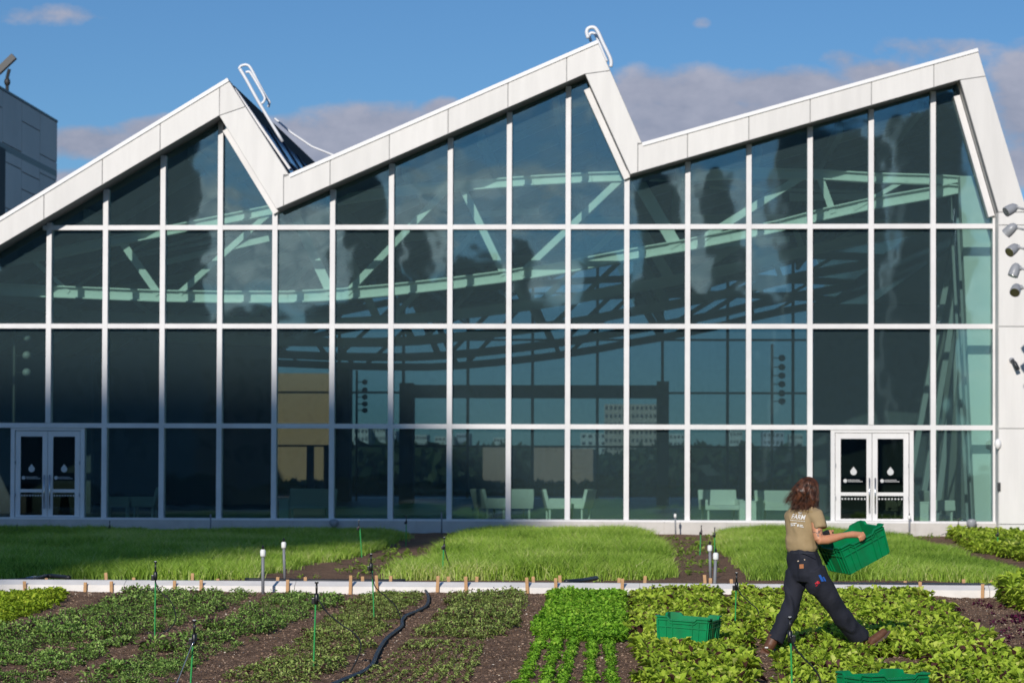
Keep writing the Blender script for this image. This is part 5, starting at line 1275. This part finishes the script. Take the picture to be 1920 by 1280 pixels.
# ---- hair
hr = MB()
hr.ell(hc + hu * .03 - hf * .018, (.088, .098, .094), HM, 20, 14)
hr.tube([hc + hu * .01 - hf * .05, hc - hf * .075 - hu * .05, B(1497, 936, -.03), B(1488, 944, -.04)], [.078, .075, .052, .024], 14)
hr.tube([hc + hl * .05 - hf * .02, B(1524, 938, -.07), B(1522, 951, -.08)], [.05, .042, .02], 12)
hb = remesh(hr, 'hair', M_hair, per, .010, 3, .010, 16)
sm_ = MB(); rh = random.Random(11)
def bez(a, b, c, d, t): u = 1 - t; return a * u ** 3 + b * 3 * u * u * t + c * 3 * u * t * t + d * t ** 3
for i in range(820):
    th = rh.uniform(0, math.pi * 2); ph = rh.uniform(.05, 1.5)
    l = math.sin(ph) * math.sin(th); f = -math.sin(ph) * math.cos(th) if abs(th - math.pi) > .9 else None
    if f is None: continue
    n_ = (hl * l + hf * f * 1 + hu * math.cos(ph)); n_ = n_.normalized()
    p0 = hc + hu * .03 - hf * .018 + (hl * n_.dot(hl) * .092 + hf * n_.dot(hf) * .102 + hu * n_.dot(hu) * .098)
    s = max(0, min(1, .5 + (p0.x - hc.x) * 4.2 + rh.gauss(0, .18)))
    ex = 1470 + (1534 - 1470) * s; ey = 944 + 14 * math.sin(s * 2.6) + rh.gauss(0, 4) - (3 if s < .2 else 0)
    p3 = B(ex + rh.gauss(0, 2.5), ey, -.10 + rh.uniform(-.02, .10) + (1 - s) * .04)
    p1 = p0 + n_ * .035 + (B(1490, 925, -.06) - p0) * .12; p2 = p3.lerp(p0, .38) + Vector((rh.gauss(.006, .012), rh.gauss(-.03, .015), rh.gauss(.01, .012)))
    w1, w2 = rh.uniform(0, 6.28), rh.uniform(.003, .009)
    pts = [bez(p0, p1, p2, p3, t / 9) + Vector((math.sin(w1 + t * 1.1) * w2 * t / 9, 0, math.cos(w1 + t * .8) * w2 * .4 * t / 9)) for t in range(10)]
    r0 = rh.uniform(.0022, .0042); sm_.tube(pts, [r0 * (1 - .75 * t / 9) for t in range(10)], 4, cap=False)
for i in range(26):      # loose wisps over the shoulder
    s = rh.random(); p0 = B(1488 + 40 * s, 942, -.1); p3 = B(1470 + 60 * s + rh.gauss(0, 4), 952 + rh.uniform(0, 14), -.14 + .03 * (1 - s)); p1 = p0.lerp(p3, .4) + Vector((rh.gauss(0, .02), -.02, .0)); p2 = p0.lerp(p3, .75) + Vector((rh.gauss(0, .02), -.02, 0))
    sm_.tube([bez(p0, p1, p2, p3, t / 7) for t in range(8)], [.0022 * (1 - .7 * t / 7) for t in range(8)], 4, cap=False)
sm_.build('hair_strands', M_hair, hb, smooth=True)

# ---- print on the shirt back, pocket details
def project(verts_uv, c, ax, ay, nrm, target, lift=.006):
    vs = [target.matrix_basis.inverted() @ v if False else v for v in []]
    me = target.data; P = wmat(target); bvh = BVHTree.FromPolygons([P @ v.co for v in me.vertices], [tuple(p.vertices) for p in me.polygons])
    out = []
    for u, v in verts_uv:
        q = c + ax * u + ay * v + nrm * .4; h = bvh.ray_cast(q, -nrm)
        out.append((h[0] + nrm * lift) if h[0] is not None else (c + ax * u + ay * v))
    return out
def text_mesh(txt, size):
    cu = bpy.data.curves.new('t', 'FONT'); cu.body = txt; cu.size = size; cu.align_x = 'CENTER'; cu.align_y = 'CENTER'; cu.offset = size * .018; cu.resolution_u = 3
    o = bpy.data.objects.new('t', cu); COL.objects.link(o); dg = bpy.context.evaluated_depsgraph_get(); bpy.context.view_layer.update(); me = bpy.data.meshes.new_from_object(o.evaluated_get(dg))
    vs = [(v.co.x, v.co.y) for v in me.vertices]; fs = [tuple(p.vertices) for p in me.polygons]; bpy.data.objects.remove(o, do_unlink=True); return vs, fs
NB = -FWD; AX = (LA * 1.0).normalized(); AY = Vector((0, 0, 1))
def on_back(px, py):   # centre on the torso, in front of the back
    return B(px, py, -.15)
def put_print(vs, fs, px, py, target, m, name, rot=0.0, ax=AX, nb=NB, dy=-.15):
    c, s = math.cos(rot), math.sin(rot); vs = [(u * c - v * s, u * s + v * c) for u, v in vs]
    w = project(vs, B(px, py, dy), ax, AY, nb, target); MB().add(w, fs).build(name, m, target)
def quads(rects):
    vs = []; fs = []
    for (x0, y0, x1, y1) in rects: b = len(vs); vs += [(x0, y0), (x1, y0), (x1, y1), (x0, y1)]; fs.append((b, b + 1, b + 2, b + 3))
    return vs, fs
v_, f_ = text_mesh('FARM', .062); v_ = [(u * 1.0, v * 1.0) for u, v in v_]; put_print(v_, f_, 1489, 969, shirt, M_print, 'shirt_print', -.06)
v_, f_ = text_mesh('THE', .024); put_print(v_, f_, 1490.5, 961.5, shirt, M_print, 'shirt_print', -.06)
v_, f_ = quads([(-.085 + i * .017, -.003, -.085 + i * .017 + .012, .003) for i in range(10)]); put_print(v_, f_, 1489.5, 976, shirt, M_print, 'shirt_print', -.06)
v_, f_ = quads([(-.035, .004, -.008, .014), (-.004, .004, .035, .014), (-.035, -.012, .0, -.002), (.004, -.012, .018, -.002)]); put_print(v_, f_, 1478.5, 983, shirt, M_print, 'shirt_print', .1)
v_ = [(-.04 + .011 * math.cos(t * .628), .013 * math.sin(t * .628)) for t in range(10)] + [(-.04, .022)]; f_ = [tuple(range(10))]
a_, b_2 = quads([(-.022, .002, .012, .011), (-.022, -.011, .024, -.003)]); n0 = len(v_); v_ = v_ + a_; f_ = f_ + [tuple(i + n0 for i in f) for f in b_2]; put_print(v_, f_, 1501.5, 985.5, shirt, M_print, 'shirt_print', -.12)
fr_ = []; Wf, Hf, tf = .115, .055, .004
v_, f_ = quads([(-Wf, Hf - tf, Wf, Hf), (-Wf, -Hf, -Wf + tf, Hf - tf), (Wf - tf, -Hf, Wf, Hf - tf)]); put_print(v_, f_, 1496, 968, shirt, M_yline, 'shirt_print', -.05)
M_patch = mat('tan_leather_patch', (.42, .16, .06), rough=.7); M_red = mat('red_thread', (.55, .01, .03), rough=.6); M_blue = mat('blue_thread', (.02, .12, .5), rough=.6); M_cream = mat('cream_cloth', (.62, .5, .38), rough=.8)
AXP = LP; NBP = -FP
put_print(*quads([(-.02, -.02, .02, .02)]), 1506, 1061, trous, M_patch, 'leather_patch', .1, AXP, NBP, -.15)
put_print(*quads([(-.038, -.005, .038, .005)]), 1502, 1050, trous, M_cream, 'pocket_cloth', .22, AXP, NBP, -.15)
put_print(*quads([(-.036, -.03, -.014, -.022), (-.028, -.012, -.012, .002), (-.01, -.022, .012, .004)]), 1532, 1090, trous, M_red, 'embroidery', .6, Vector((.9, -.43, 0)), Vector((-.43, -.9, 0)), -.2)
put_print(*quads([(-.006, -.03, .010, .035), (.014, -.035, .024, .01)]), 1538, 1084, trous, M_blue, 'embroidery', .35, Vector((.9, -.43, 0)), Vector((-.43, -.9, 0)), -.2)
put_print(*quads([(-.16, -.004, .16, .004)]), 1504, 1036, trous, mat('trouser_seam', (.035, .04, .055), rough=.8), 'waistband', 0, AXP, NBP, -.15)
